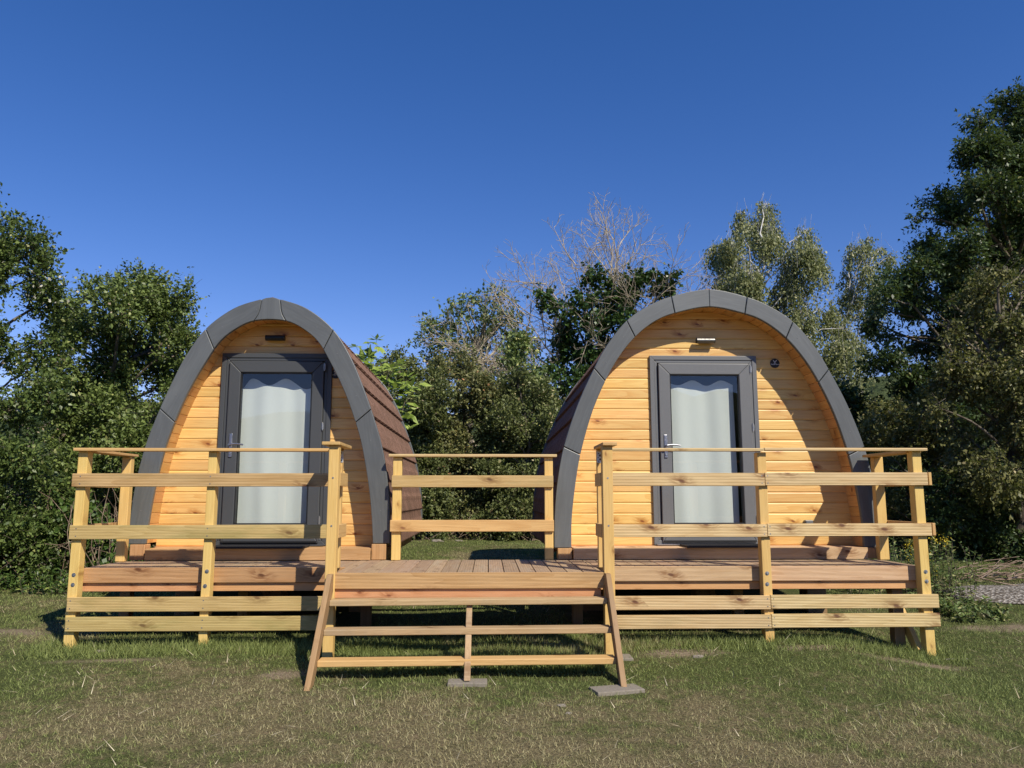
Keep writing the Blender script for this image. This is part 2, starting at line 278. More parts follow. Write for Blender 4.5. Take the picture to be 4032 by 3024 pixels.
# curtain cloth
t = NT('pale_curtain_cloth'); co = t.new('ShaderNodeTexCoord').outputs['Object']
f = t.noise(co, 160., 2)
d = t.princ(t.mix(t.ramp(f, (.3, .7)), (.58, .615, .575), (.62, .655, .615)), .85, 0, .2)
M['curtain'] = t.done(d)
CL = {
 'A': [(-7.39,4.43,4.79,0.34),(-7.53,4.23,2.32,0.18),(-7.48,4.12,2.96,0.22),(-7.27,3.75,4.07,0.29),(-6.05,3.66,1.65,0.27),(-6.22,3.19,3.37,0.29),(-5.81,3.31,3.81,0.12),(-5.76,3.21,0.36,0.32),(-6.85,4.28,-0.26,0.14),(-6.21,3.51,0.98,0.22),(-5.64,3.36,0.94,0.29),(-6.69,3.24,0.92,0.13),(-5.81,4.45,0.66,0.24),(-7.36,4.49,3.11,0.29),(-7.29,4.17,0.2,0.13),(-7.35,3.55,4.93,0.14),(-6.93,3.49,3.3,0.2),(-5.44,3.57,1.78,0.22),(-6.95,3.84,0.49,0.29),(-6.16,3.35,2.46,0.2),(-6.08,3.81,-0.21,0.14),(-5.74,3.52,3.38,0.22),(-7.5,4.64,2.5,0.29),(-7.33,4.66,1.42,0.42),(-5.8,3.98,2.62,0.19),(-5.32,3.49,-0.2,0.13),(-6.94,4.64,4.23,0.27),(-5.53,3.6,0.15,0.28),(-5.86,3.67,3.78,0.14),(-6.64,3.1,1.32,0.13),(-6.91,3.71,0.01,0.17),(-5.92,3.86,2.17,0.23),(-5.82,3.9,3.11,0.24),(-5.54,3.42,-0.2,0.11)],
 'B': [(-6.08,5.57,3.68,0.14),(-6.13,5.93,3.1,0.35),(-5.79,6.63,0.76,0.39),(-6.0,5.41,0.85,0.35),(-6.54,6.25,1.79,0.34),(-5.14,6.52,1.54,0.16),(-5.19,5.36,1.26,0.35),(-5.3,6.09,1.94,0.24),(-7.04,6.72,3.1,0.14),(-5.86,6.34,2.47,0.34),(-5.53,6.11,3.89,0.27),(-5.72,6.89,3.02,0.37),(-6.27,6.38,0.09,0.35),(-6.42,5.91,2.58,0.3),(-4.85,6.01,2.86,0.21),(-5.36,7.0,3.42,0.25),(-6.36,6.85,4.23,0.16),(-5.96,6.95,-0.08,0.28),(-6.75,6.31,3.39,0.24),(-4.7,5.56,2.06,0.18),(-5.73,5.62,1.82,0.26),(-4.94,5.99,3.73,0.17),(-5.5,6.54,0.41,0.14),(-6.04,5.31,0.45,0.18),(-6.72,6.74,-0.23,0.15),(-6.36,6.72,1.34,0.27),(-6.32,6.23,2.25,0.28),(-5.5,5.31,3.37,0.32),(-5.21,6.74,2.62,0.28),(-6.57,6.04,1.44,0.15),(-6.87,6.5,2.25,0.15),(-6.04,6.33,-0.24,0.15),(-5.33,6.61,1.1,0.18),(-5.32,6.04,3.4,0.28)],
 'Cl': [(-2.0,9.28,2.44,0.51),(-1.13,9.31,0.63,0.41),(-2.06,9.17,0.73,0.36),(-1.27,9.7,2.94,0.26),(-1.57,9.4,0.22,0.38),(-1.88,9.36,1.38,0.49),(-1.26,9.93,1.83,0.52),(-1.82,9.36,3.11,0.32),(-2.53,9.83,1.37,0.24),(-1.99,9.43,0.07,0.21),(-2.6,9.76,2.09,0.22),(-2.52,9.85,0.95,0.17),(-2.21,8.92,0.07,0.18),(-1.19,8.84,2.36,0.32),(-2.6,9.72,1.74,0.22),(-1.01,9.66,1.16,0.28),(-2.15,8.81,2.91,0.19),(-0.97,9.55,0.1,0.19),(-2.28,9.19,0.35,0.21),(-2.25,9.28,1.8,0.33)],
 'Cm': [(0.15,10.59,1.99,0.19),(0.03,10.98,1.21,0.34),(-0.74,10.16,1.56,0.48),(-0.3,9.9,0.16,0.35),(-0.55,10.57,3.38,0.25),(-0.74,10.68,2.34,0.4),(-0.24,10.03,2.81,0.34),(-1.04,10.72,0.58,0.36),(-0.63,10.78,0.96,0.38),(0.1,10.43,0.44,0.24),(-1.01,9.87,3.14,0.2),(-1.24,10.63,2.66,0.24),(-1.14,10.22,1.2,0.23),(-1.25,10.73,2.13,0.2),(-0.91,10.45,0.06,0.25),(0.13,10.29,1.62,0.21),(0.06,10.46,2.45,0.28),(0.1,10.53,0.02,0.2),(0.15,10.48,0.78,0.19),(-1.24,10.64,1.79,0.19)],
 'Cr': [(0.09,9.69,0.1,0.23),(0.17,10.28,2.86,0.34),(0.5,9.6,2.14,0.44),(1.57,9.52,1.32,0.19),(0.18,10.02,1.59,0.35),(1.0,9.17,0.74,0.4),(1.28,9.31,2.05,0.25),(0.56,9.13,0.2,0.35),(1.52,10.06,1.77,0.19),(1.58,9.7,0.63,0.2),(0.05,9.34,1.03,0.19),(1.48,9.82,0.09,0.26),(0.89,10.12,1.57,0.41),(1.28,9.97,2.46,0.18),(0.17,10.17,0.67,0.34),(1.07,9.64,2.64,0.19),(1.55,9.47,1.01,0.21),(1.15,9.97,0.04,0.2),(0.61,9.79,2.9,0.24),(0.03,9.9,1.98,0.18),(0.51,9.86,1.08,0.35),(0.04,9.96,2.36,0.18)],
 'D': [(0.96,15.83,4.37,0.35),(0.27,15.19,6.05,0.28),(-0.6,14.94,5.86,0.3),(-0.84,16.81,5.49,0.4),(0.06,16.26,4.93,0.47),(-1.57,15.18,5.32,0.18),(-0.94,16.35,4.15,0.19),(0.71,15.53,5.75,0.21),(-0.14,15.34,5.52,0.43),(-1.15,16.12,4.79,0.33),(-1.73,15.69,4.43,0.22),(-1.87,16.53,5.14,0.27),(-0.58,16.59,4.33,0.28),(0.83,16.46,5.49,0.37),(-1.19,15.73,5.71,0.27),(-0.04,16.62,4.38,0.21),(1.24,15.58,5.11,0.17),(-1.32,15.92,4.24,0.19),(0.4,15.13,4.14,0.2),(-0.11,15.3,6.23,0.19),(-0.55,14.92,4.51,0.29),(-0.98,14.93,5.86,0.17),(1.22,15.9,4.83,0.21),(0.52,15.52,4.52,0.35),(0.38,15.96,5.82,0.35),(-1.3,15.4,5.17,0.33)],
 'Eivy': [(2.87,14.0,6.42,0.19),(2.23,13.88,3.45,0.5),(3.69,14.08,5.79,0.33),(3.35,14.19,4.45,0.33),(1.6,14.0,2.72,0.21),(1.98,14.18,4.99,0.21),(3.05,14.04,5.78,0.31),(2.23,14.3,4.54,0.32),(2.87,13.86,4.96,0.34),(1.39,14.2,3.49,0.18),(3.48,14.13,6.28,0.22),(1.54,13.44,3.74,0.2),(2.39,13.81,5.66,0.24),(2.87,13.78,3.56,0.18),(2.08,13.81,2.77,0.26),(1.86,14.25,4.08,0.18),(2.64,14.0,4.04,0.37),(3.56,13.81,4.82,0.21),(2.07,13.43,5.24,0.17),(3.28,13.52,3.93,0.17),(1.48,14.27,3.04,0.21),(3.56,13.41,5.18,0.2),(1.6,13.96,5.8,0.11),(1.67,13.88,5.61,0.12),(1.44,14.07,5.94,0.12),(4.49,13.83,6.18,0.15),(4.78,13.68,6.35,0.17),(4.74,13.91,6.02,0.21),(4.43,13.85,6.41,0.1),(3.97,13.8,5.98,0.15),(3.84,13.88,6.26,0.2),(4.03,13.85,6.43,0.11)],
 'El': [(1.2,12.23,2.45,0.31),(0.8,11.84,4.05,0.25),(1.06,12.22,3.35,0.29),(0.69,12.07,2.97,0.32),(0.94,11.83,1.99,0.22),(0.64,11.85,2.44,0.16),(0.58,11.64,3.65,0.15),(1.34,12.24,2.83,0.21),(1.32,12.15,2.03,0.25)],
 'F': [(10.53,18.03,4.75,0.44),(9.98,17.34,5.18,0.38),(9.14,17.33,5.87,0.48),(9.46,17.15,7.63,0.36),(10.65,16.9,5.01,0.55),(9.05,18.98,6.7,0.63),(9.19,17.8,8.86,0.37),(9.16,18.76,9.82,0.59),(7.94,17.0,9.43,0.23),(8.22,17.21,7.57,0.52),(11.47,17.81,4.3,0.37),(10.74,18.08,6.64,0.2),(7.76,18.19,7.62,0.47),(11.25,18.97,8.42,0.4),(9.71,17.07,8.37,0.55),(9.81,17.19,6.34,0.52),(9.17,16.81,5.17,0.39),(9.82,17.14,7.23,0.36),(8.26,18.88,6.8,0.41),(8.12,18.11,8.72,0.51),(11.01,18.09,6.45,0.2),(7.39,18.22,7.13,0.34),(11.22,17.39,5.86,0.23),(7.63,18.2,6.14,0.38),(9.5,18.83,10.53,0.31),(7.64,18.72,8.87,0.25),(9.3,17.39,7.02,0.38),(11.43,16.89,3.76,0.22),(10.23,16.8,8.31,0.27),(12.08,18.1,4.92,0.23),(8.25,18.1,5.62,0.22),(10.65,18.43,9.41,0.29),(9.0,18.48,5.6,0.43),(9.7,18.09,4.89,0.24)],
 'G': [(13.67,19.44,9.17,0.17),(11.36,18.18,6.42,0.3),(12.57,18.22,8.16,0.32),(12.9,18.64,9.22,0.17),(12.51,18.69,8.86,0.39),(11.99,18.29,5.68,0.35),(12.85,18.65,7.25,0.28),(11.58,18.51,5.42,0.21),(12.41,18.28,6.46,0.22),(11.2,18.1,6.79,0.22),(12.28,18.78,7.32,0.43),(13.05,18.6,7.67,0.26),(12.21,19.13,8.09,0.23),(11.7,18.98,6.01,0.18),(13.35,18.21,8.51,0.16)],
 'H': [(11.95,9.09,7.76,0.23),(10.64,8.82,5.2,0.37),(11.18,8.42,4.43,0.34),(9.86,8.83,6.47,0.39),(9.39,8.66,4.96,0.25),(10.97,8.46,3.01,0.36),(9.04,8.8,5.59,0.31),(11.51,8.39,6.4,0.4),(11.86,8.47,1.78,0.13),(10.35,7.53,1.84,0.32),(10.08,9.59,3.28,0.33),(8.09,9.34,4.16,0.19),(8.16,7.22,1.92,0.28),(7.68,8.44,3.17,0.31),(13.72,9.51,9.22,0.21),(10.85,7.65,2.4,0.25),(9.34,8.09,4.2,0.34),(9.83,8.06,7.33,0.37),(8.29,7.9,4.19,0.27),(9.84,9.66,4.25,0.29),(8.94,8.73,3.1,0.22),(7.3,8.03,4.18,0.13),(9.7,9.43,6.86,0.21),(11.87,8.54,3.68,0.41),(11.23,8.6,8.14,0.29),(10.09,8.08,2.65,0.25),(10.77,8.94,5.93,0.29),(11.88,8.24,5.54,0.23),(11.56,7.56,6.19,0.22),(11.82,8.95,5.41,0.31),(9.23,7.63,6.51,0.16),(8.95,7.29,1.93,0.23),(9.48,7.36,6.19,0.33),(11.89,7.45,7.62,0.14),(10.0,8.36,8.18,0.22),(10.22,7.62,3.59,0.34),(9.36,7.76,2.42,0.23),(12.25,8.05,6.82,0.15),(11.22,9.46,2.12,0.34),(7.96,7.58,4.71,0.33),(7.04,7.12,4.2,0.16),(11.83,8.47,8.0,0.32),(10.78,7.21,2.0,0.23),(10.6,8.3,7.31,0.25),(11.34,7.25,7.52,0.22),(10.69,9.34,3.86,0.36),(8.07,8.82,3.82,0.17),(10.99,7.41,2.7,0.24),(8.47,8.79,2.87,0.32),(11.87,8.33,7.29,0.26),(10.54,8.83,3.3,0.25),(10.29,7.71,5.92,0.34),(8.6,7.81,2.65,0.23),(12.93,9.41,5.35,0.32),(10.93,7.82,1.51,0.19),(11.12,8.88,8.75,0.33),(8.76,7.33,5.03,0.34),(8.7,8.7,1.85,0.17),(7.85,8.22,4.76,0.18),(8.83,8.69,6.22,0.13)],
 'I': [(8.32,5.01,1.38,0.24),(8.42,5.08,3.36,0.25),(9.03,5.71,1.89,0.27),(8.03,5.73,3.8,0.33),(7.9,4.97,2.26,0.35),(7.87,5.07,0.71,0.12),(7.82,4.95,0.96,0.19),(7.89,5.96,3.4,0.23),(8.04,5.66,1.86,0.22),(6.57,4.85,1.86,0.11),(9.41,5.9,2.62,0.15),(7.28,5.47,1.34,0.24),(8.94,6.0,4.05,0.25),(7.24,5.49,2.24,0.32),(7.53,5.3,2.57,0.34),(7.93,4.95,1.62,0.3),(8.85,5.24,3.07,0.23),(8.05,5.26,3.12,0.23),(7.17,5.42,2.67,0.2),(8.8,5.89,4.3,0.11),(7.3,4.84,0.91,0.31),(7.21,5.53,3.22,0.14),(7.28,5.74,1.69,0.2),(7.26,5.29,0.97,0.1),(7.9,5.05,3.98,0.18),(9.08,5.89,2.52,0.25)],
 'J1': [(6.54,6.84,0.6,0.19),(6.56,6.83,1.58,0.2),(8.23,7.06,1.03,0.13),(7.57,6.84,2.07,0.23),(7.63,7.53,0.03,0.36),(7.35,7.77,2.02,0.37),(7.73,7.96,0.57,0.31),(7.79,7.15,0.67,0.26),(6.62,7.07,1.21,0.14),(6.93,7.29,0.26,0.31),(7.48,7.53,1.51,0.34),(7.9,6.87,0.4,0.15),(8.31,7.84,1.23,0.41),(8.32,7.92,1.81,0.28),(7.02,7.88,-0.16,0.16),(8.53,7.9,2.15,0.15)],
 'J2': [(8.7,6.16,0.43,0.33),(8.97,6.21,-0.36,0.29),(9.39,6.26,0.8,0.23),(8.13,6.01,0.84,0.25),(7.5,5.67,0.32,0.3),(7.7,6.09,-0.23,0.3),(8.54,5.56,0.88,0.19),(6.79,5.45,0.25,0.23),(9.47,6.34,0.16,0.17),(7.99,5.48,-0.14,0.31),(8.8,5.53,-0.46,0.12),(6.94,5.79,0.64,0.13),(7.86,6.36,0.92,0.18),(7.07,5.49,0.64,0.23),(9.09,5.76,0.47,0.13),(8.31,5.65,0.95,0.14)],
 'Bk1': [(-5.06,9.99,1.52,0.63),(-4.06,10.1,1.72,0.67),(-4.77,9.95,2.66,0.57),(-3.72,9.54,0.56,0.55),(-5.75,9.57,0.82,0.47),(-6.44,10.26,2.39,0.45),(-2.62,9.82,1.41,0.28),(-2.9,9.52,0.25,0.43),(-5.26,10.29,0.15,0.37),(-4.2,9.58,0.12,0.29),(-5.47,9.69,2.52,0.49),(-3.11,10.35,2.87,0.31),(-5.9,10.46,0.11,0.33),(-3.99,9.65,3.01,0.26),(-2.96,9.84,2.07,0.51),(-6.38,10.22,1.43,0.43)],
 'Bk2': [(6.52,10.92,0.08,0.47),(7.49,10.78,1.82,0.76),(3.29,10.48,2.29,0.56),(5.18,10.32,2.59,0.51),(7.31,10.4,2.77,0.37),(6.35,10.07,2.55,0.48),(7.65,10.53,0.01,0.4),(3.4,10.56,1.31,0.5),(6.39,10.82,1.54,0.61),(2.94,10.4,0.27,0.51),(4.08,10.73,2.69,0.5),(4.21,10.93,0.35,0.71),(4.59,9.9,1.73,0.58),(4.98,9.94,0.21,0.52),(2.28,10.54,2.43,0.39),(1.83,10.79,0.37,0.34),(8.23,10.24,1.34,0.3),(7.06,10.41,0.77,0.62),(2.53,10.23,1.41,0.59),(1.84,10.98,1.55,0.31),(8.26,10.45,0.47,0.31),(8.41,10.54,2.1,0.32),(8.18,10.39,-0.08,0.3),(2.13,10.03,0.1,0.3),(5.18,9.93,1.08,0.51),(7.7,9.98,2.54,0.35)],
 'BL': [(-10.14,9.28,0.95,0.48),(-8.53,9.34,0.67,0.42),(-8.73,8.77,-0.02,0.49),(-8.5,9.3,2.33,0.54),(-7.32,9.19,1.02,0.54),(-10.28,8.66,2.02,0.58),(-8.99,8.86,0.67,0.45),(-8.56,8.52,1.46,0.45),(-10.31,9.21,-0.12,0.52),(-9.96,9.06,2.6,0.26),(-10.97,9.29,0.71,0.23),(-9.78,9.19,1.57,0.47),(-7.44,9.07,-0.04,0.42),(-8.25,9.13,-0.12,0.37),(-7.38,8.96,2.52,0.34),(-10.36,8.5,1.32,0.36)],
 'BR': [(8.17,9.42,-0.04,0.42),(11.86,9.31,2.04,0.39),(11.07,9.75,-0.26,0.53),(11.65,9.73,0.79,0.57),(8.06,9.83,1.4,0.36),(9.6,9.51,1.25,0.49),(9.24,8.93,0.06,0.43),(8.97,9.48,1.79,0.51),(12.48,9.45,1.48,0.27),(11.64,9.39,-0.19,0.52),(11.19,9.18,2.13,0.23),(8.97,9.61,0.3,0.44),(10.62,9.81,2.1,0.28),(10.25,9.0,0.64,0.53),(7.79,9.57,0.81,0.24),(8.97,9.27,-0.34,0.31),(8.4,9.41,1.13,0.44),(7.94,9.8,0.33,0.32),(8.05,9.86,1.97,0.28),(9.96,9.54,2.09,0.24),(12.11,9.1,0.87,0.28),(12.87,9.82,1.97,0.24)],
 'H2': [(12.7,9.41,7.05,0.3),(10.45,8.98,3.43,0.37),(11.8,10.2,3.04,0.27),(10.63,9.04,7.28,0.17),(13.48,9.31,8.5,0.2),(12.18,10.2,4.48,0.29),(8.09,8.97,3.29,0.17),(9.02,9.5,2.88,0.39),(11.12,9.47,6.49,0.27),(9.57,9.15,2.12,0.26),(12.39,10.09,3.32,0.36),(10.56,9.38,5.16,0.32),(10.32,8.82,2.71,0.28),(10.99,9.46,2.02,0.39),(12.4,8.81,8.03,0.29),(12.79,9.79,3.17,0.42),(12.21,10.02,5.47,0.39),(9.27,10.07,4.82,0.32),(9.64,8.87,4.51,0.39),(12.0,9.74,7.47,0.41),(10.04,9.23,2.65,0.37),(12.58,9.46,3.78,0.31),(9.63,9.22,5.37,0.31),(11.4,9.23,8.41,0.29),(12.67,8.99,5.85,0.35),(12.38,9.68,9.21,0.33),(12.66,8.92,5.16,0.21),(11.39,10.15,4.69,0.33),(11.44,8.86,2.14,0.37),(12.9,10.15,8.37,0.28),(10.36,9.07,6.92,0.27),(10.13,8.92,7.97,0.14),(9.7,9.84,3.98,0.32),(11.62,9.54,6.02,0.27),(9.25,9.88,3.8,0.32),(12.03,9.51,4.84,0.27),(12.74,9.68,2.43,0.35),(11.9,8.92,7.04,0.25),(11.79,9.74,3.64,0.32),(8.79,9.52,5.05,0.18),(11.46,10.15,8.36,0.35),(10.31,8.81,5.82,0.28),(13.1,8.9,7.93,0.15),(12.67,9.75,6.54,0.33),(10.85,10.1,4.27,0.32),(9.38,9.39,5.86,0.16),(12.66,9.8,5.62,0.28),(13.12,9.59,4.88,0.24)],
}

# parents that are meshes carry an offset: place children so that world coordinates hold
def link(name, me, m, parent=None):
    o = bpy.data.objects.new(name, me); col.objects.link(o)
    if m is not None: me.materials.append(m)
    if parent is not None:
        o.parent = parent; w = Vector((0, 0, 0)); q = parent
        while q is not None: w += Vector(q.location); q = q.parent
        o.location = -w
    return o

t = NT('white_print'); M['letters'] = t.done(t.princ((.7, .7, .7), .6))


# ------------------------------------------------------------------ terrain
GY = [(-60, -2.0), (-7, -1.05), (-3, -.90), (-.68, -.695), (0, -.64), (.4, -.60), (1.5, -.56), (4, -.46), (8, -.27), (11, -.19), (20, -.1), (60, .4), (900, .6)]
def ss(a, b, x):
    t = np.clip((x - a) / (b - a), 0, 1); return t * t * (3 - 2 * t)
def hgt(x, y):
    x = np.asarray(x, float); y = np.asarray(y, float)
    z = np.interp(y, [p[0] for p in GY], [p[1] for p in GY])
    z = z - .115 * ss(2.7, 3.8, x) * ss(3.5, .3, y) * ss(-4, 0, y)
    z = z - .02 * ss(-1.5, -3.4, x) * ss(3, .4, y)
    z = z + .010 * np.sin(x * 1.9 + y * .7) * np.sin(y * 1.3 - x * .5) + .007 * np.sin(x * 5.1 + 1.3 * y) * np.sin(y * 4.3)
    return z
def gz(x, y): return float(hgt(x, y))

t = NT('lawn_soil_and_thatch')
def lawn_tone(t, pos):
    """0 = dry straw, 1 = fresh green"""
    flat = t.vmath('MULTIPLY', pos, (1., 1.15, 0.))
    a = t.noise(flat, .75, 4, .6, .4); b = t.noise(flat, 3.4, 4, .65); c = t.noise(t.vmath('ADD', flat, (7., 3., 0.)), .33, 2)
    s = t.math('ADD', t.math('ADD', t.math('MULTIPLY', a, .55), t.math('MULTIPLY', b, .30)), t.math('MULTIPLY', c, .35))
    sx = t.sep(pos)
    # the strip along the deck front and the right bank keep more green; the middle right is drier
    g = t.math('ADD', s, t.math('MULTIPLY', t.ramp(sx[1], (-1.3, -.2)), .10))
    return t.ramp(t.math('ADD', g, t.math('MULTIPLY', t.math('SUBTRACT', t.noise(flat, 11., 3, .6), .5), .35)), (.50, .75))
geo = t.new('ShaderNodeNewGeometry').outputs['Position']
tone = lawn_tone(t, geo)
fin = t.noise(geo, 60., 4, .75); mid = t.noise(geo, 14., 3, .6)
gr = t.mix(t.ramp(fin, (.3, .7)), (.035, .043, .013), (.10, .118, .038))
dr = t.mix(t.ramp(fin, (.3, .7)), (.065, .053, .028), (.24, .195, .105))
c = t.mix(tone, dr, gr)
c = t.mix(t.ramp(mid, (.58, .72, 0., .5)), c, (.20, .135, .085))
soil = t.attr('soil', 'Fac'); c = t.mix(soil, c, t.mix(t.ramp(fin, (.3, .7)), (.16, .115, .075), (.36, .28, .20)))
M['lawn'] = t.done(t.princ(c, .95, 0, .1, t.bump(fin, .8, .02)))

xs = np.unique(np.concatenate([-np.geomspace(9, 900, 22), np.linspace(-9, 9, 300), np.geomspace(9, 900, 22)]))
ys = np.unique(np.concatenate([-np.geomspace(5, 60, 8), np.linspace(-5, 12, 280), np.geomspace(12, 900, 24)]))
XX, YY = np.meshgrid(xs, ys); ZZ = hgt(XX, YY)
vv = np.stack([XX.ravel(), YY.ravel(), ZZ.ravel()], 1); nx = len(xs)
ff = [(j * nx + i, j * nx + i + 1, (j + 1) * nx + i + 1, (j + 1) * nx + i) for j in range(len(ys) - 1) for i in range(nx - 1)]
me = bpy.data.meshes.new('lawn'); me.from_pydata(vv.tolist(), [], ff)
me.polygons.foreach_set('use_smooth', np.ones(len(ff), bool))
SOIL = [(-3.75, -.75, .55, .20), (-4.3, .25, .5, .13), (-4.2, 1.0, .6, .15), (-1.45, -.35, .22, .12), (1.55, .12, .42, .12), (2.55, .22, .30, .10), (3.35, .10, .45, .12), (5.1, 1.3, .9, .16), (-2.9, .05, .5, .06)]
def soil(x, y):
    a = np.zeros(np.shape(x)); wob = .35 * np.sin(x * 9 + np.sin(y * 11) * 2) * np.sin(y * 13 + x * 4)
    for sx, sy, rx, ry in SOIL: a = np.maximum(a, 1 - ((x - sx) / rx) ** 2 - ((y - sy) / ry) ** 2 + wob)
    return np.clip(a * .9, 0, .8)
at = me.attributes.new('soil', 'FLOAT', 'POINT'); at.data.foreach_set('value', soil(vv[:, 0], vv[:, 1]).astype(np.float32))
tag(link('lawn', me, M['lawn']), 'mown patchy lawn of green and dry grass', 'lawn', kind='structure')

# added wooded hills, hiding the pale horizon sky and blocking its light
t = NT('horizon_screen_woods'); geo = t.new('ShaderNodeNewGeometry').outputs['Position']
f = t.noise(geo, .35, 5, .7); M['hill'] = t.done(t.princ(t.mix(t.ramp(f, (.35, .65)), (.022, .035, .014), (.075, .095, .035)), .95, 0, .1, t.bump(f, 1.0, 2.0)))
V = []; Fc = []; n = 180
for i in range(n):
    a = 2 * math.pi * i / n; h = 20 + 4 * math.sin(a * 5) + 3 * math.sin(a * 13 + 1) + 1.2 * math.sin(a * 41)
    for rr_, hh in ((120, -3), (135, h * .55), (155, h * .9), (185, h), (260, h * .6), (330, -4)): V.append((rr_ * math.sin(a), rr_ * math.cos(a), hh + .6 * math.sin(a * 77 + rr_)))
for i in range(n):
    for j in range(5): Fc.append((i * 6 + j, ((i + 1) % n) * 6 + j, ((i + 1) % n) * 6 + j + 1, i * 6 + j + 1))
me = bpy.data.meshes.new('hills'); me.from_pydata(V, [], Fc); me.polygons.foreach_set('use_smooth', np.ones(len(Fc), bool))
tag(link('hills', me, M['hill']), 'added low wooded hills screening the bright horizon', 'hills', kind='structure')

# gravel strip on the right bank
t = NT('pale_gravel'); geo = t.new('ShaderNodeNewGeometry').outputs['Position']
vo = t.new('ShaderNodeTexVoronoi'); t.put(vo.inputs['Vector'], geo); vo.inputs['Scale'].default_value = 32.
g = t.sep(vo.outputs['Color'])[0]
c = t.mix(g, (.20, .18, .15), (.50, .46, .40)); c = t.mix(t.ramp(vo.outputs['Distance'], (.3, .7)), c, (.10, .08, .06))
M['gravel'] = t.done(t.princ(c, .9, 0, .2, t.bump(vo.outputs['Distance'], 1.0, .02)))
me = bpy.data.meshes.new('gravel'); V = []; Fc = []
n = 30
for j in range(9):
    for i in range(n):
        x = 5.2 + i * .35; w = .58 + .06 * math.sin(i * 1.7)
        yc = 2.72 + .02 * i
        y = yc + (j / 8 - .5) * 2 * w * min(1, .35 + i * .3); V.append((x, y, gz(x, y) + .010 + .028 * math.sin(math.pi * j / 8)))
for j in range(8):
    for i in range(n - 1): Fc.append((j * n + i, j * n + i + 1, (j + 1) * n + i + 1, (j + 1) * n + i))
me.from_pydata(V, [], Fc)
tag(link('gravel_path', me, M['gravel']), 'pale gravel strip on the right bank', 'gravel', kind='structure')

# ------------------------------------------------------------------ camping pods
def catmull(P, n):
    P = [Vector((p[1], p[0])) for p in P]                    # -> (w, z)
    P = [2 * P[0] - P[1]] + P + [Vector((-P[-2].x, P[-2].y))]
    out = []
    for i in range(1, len(P) - 2):
        for k in range(16):
            t = k / 16; a, b, c, d = P[i - 1], P[i], P[i + 1], P[i + 2]
            out.append(.5 * ((2 * b) + (c - a) * t + (2 * a - 5 * b + 4 * c - d) * t * t + (3 * b - a - 3 * c + d) * t ** 3))
    out.append(P[-2])
    L = [0]
    for i in range(1, len(out)): L.append(L[-1] + (out[i] - out[i - 1]).length)
    res = []
    for k in range(n + 1):
        s = L[-1] * k / n; j = int(np.searchsorted(L, s)); j = max(1, min(j, len(L) - 1))
        f = (s - L[j - 1]) / max(1e-9, L[j] - L[j - 1]); res.append(out[j - 1].lerp(out[j], f))
    return res, L[-1]
def wat(prof, z):
    zs = [p.y for p in prof]; ws = [p.x for p in prof]
    return float(np.interp(z, zs, ws))

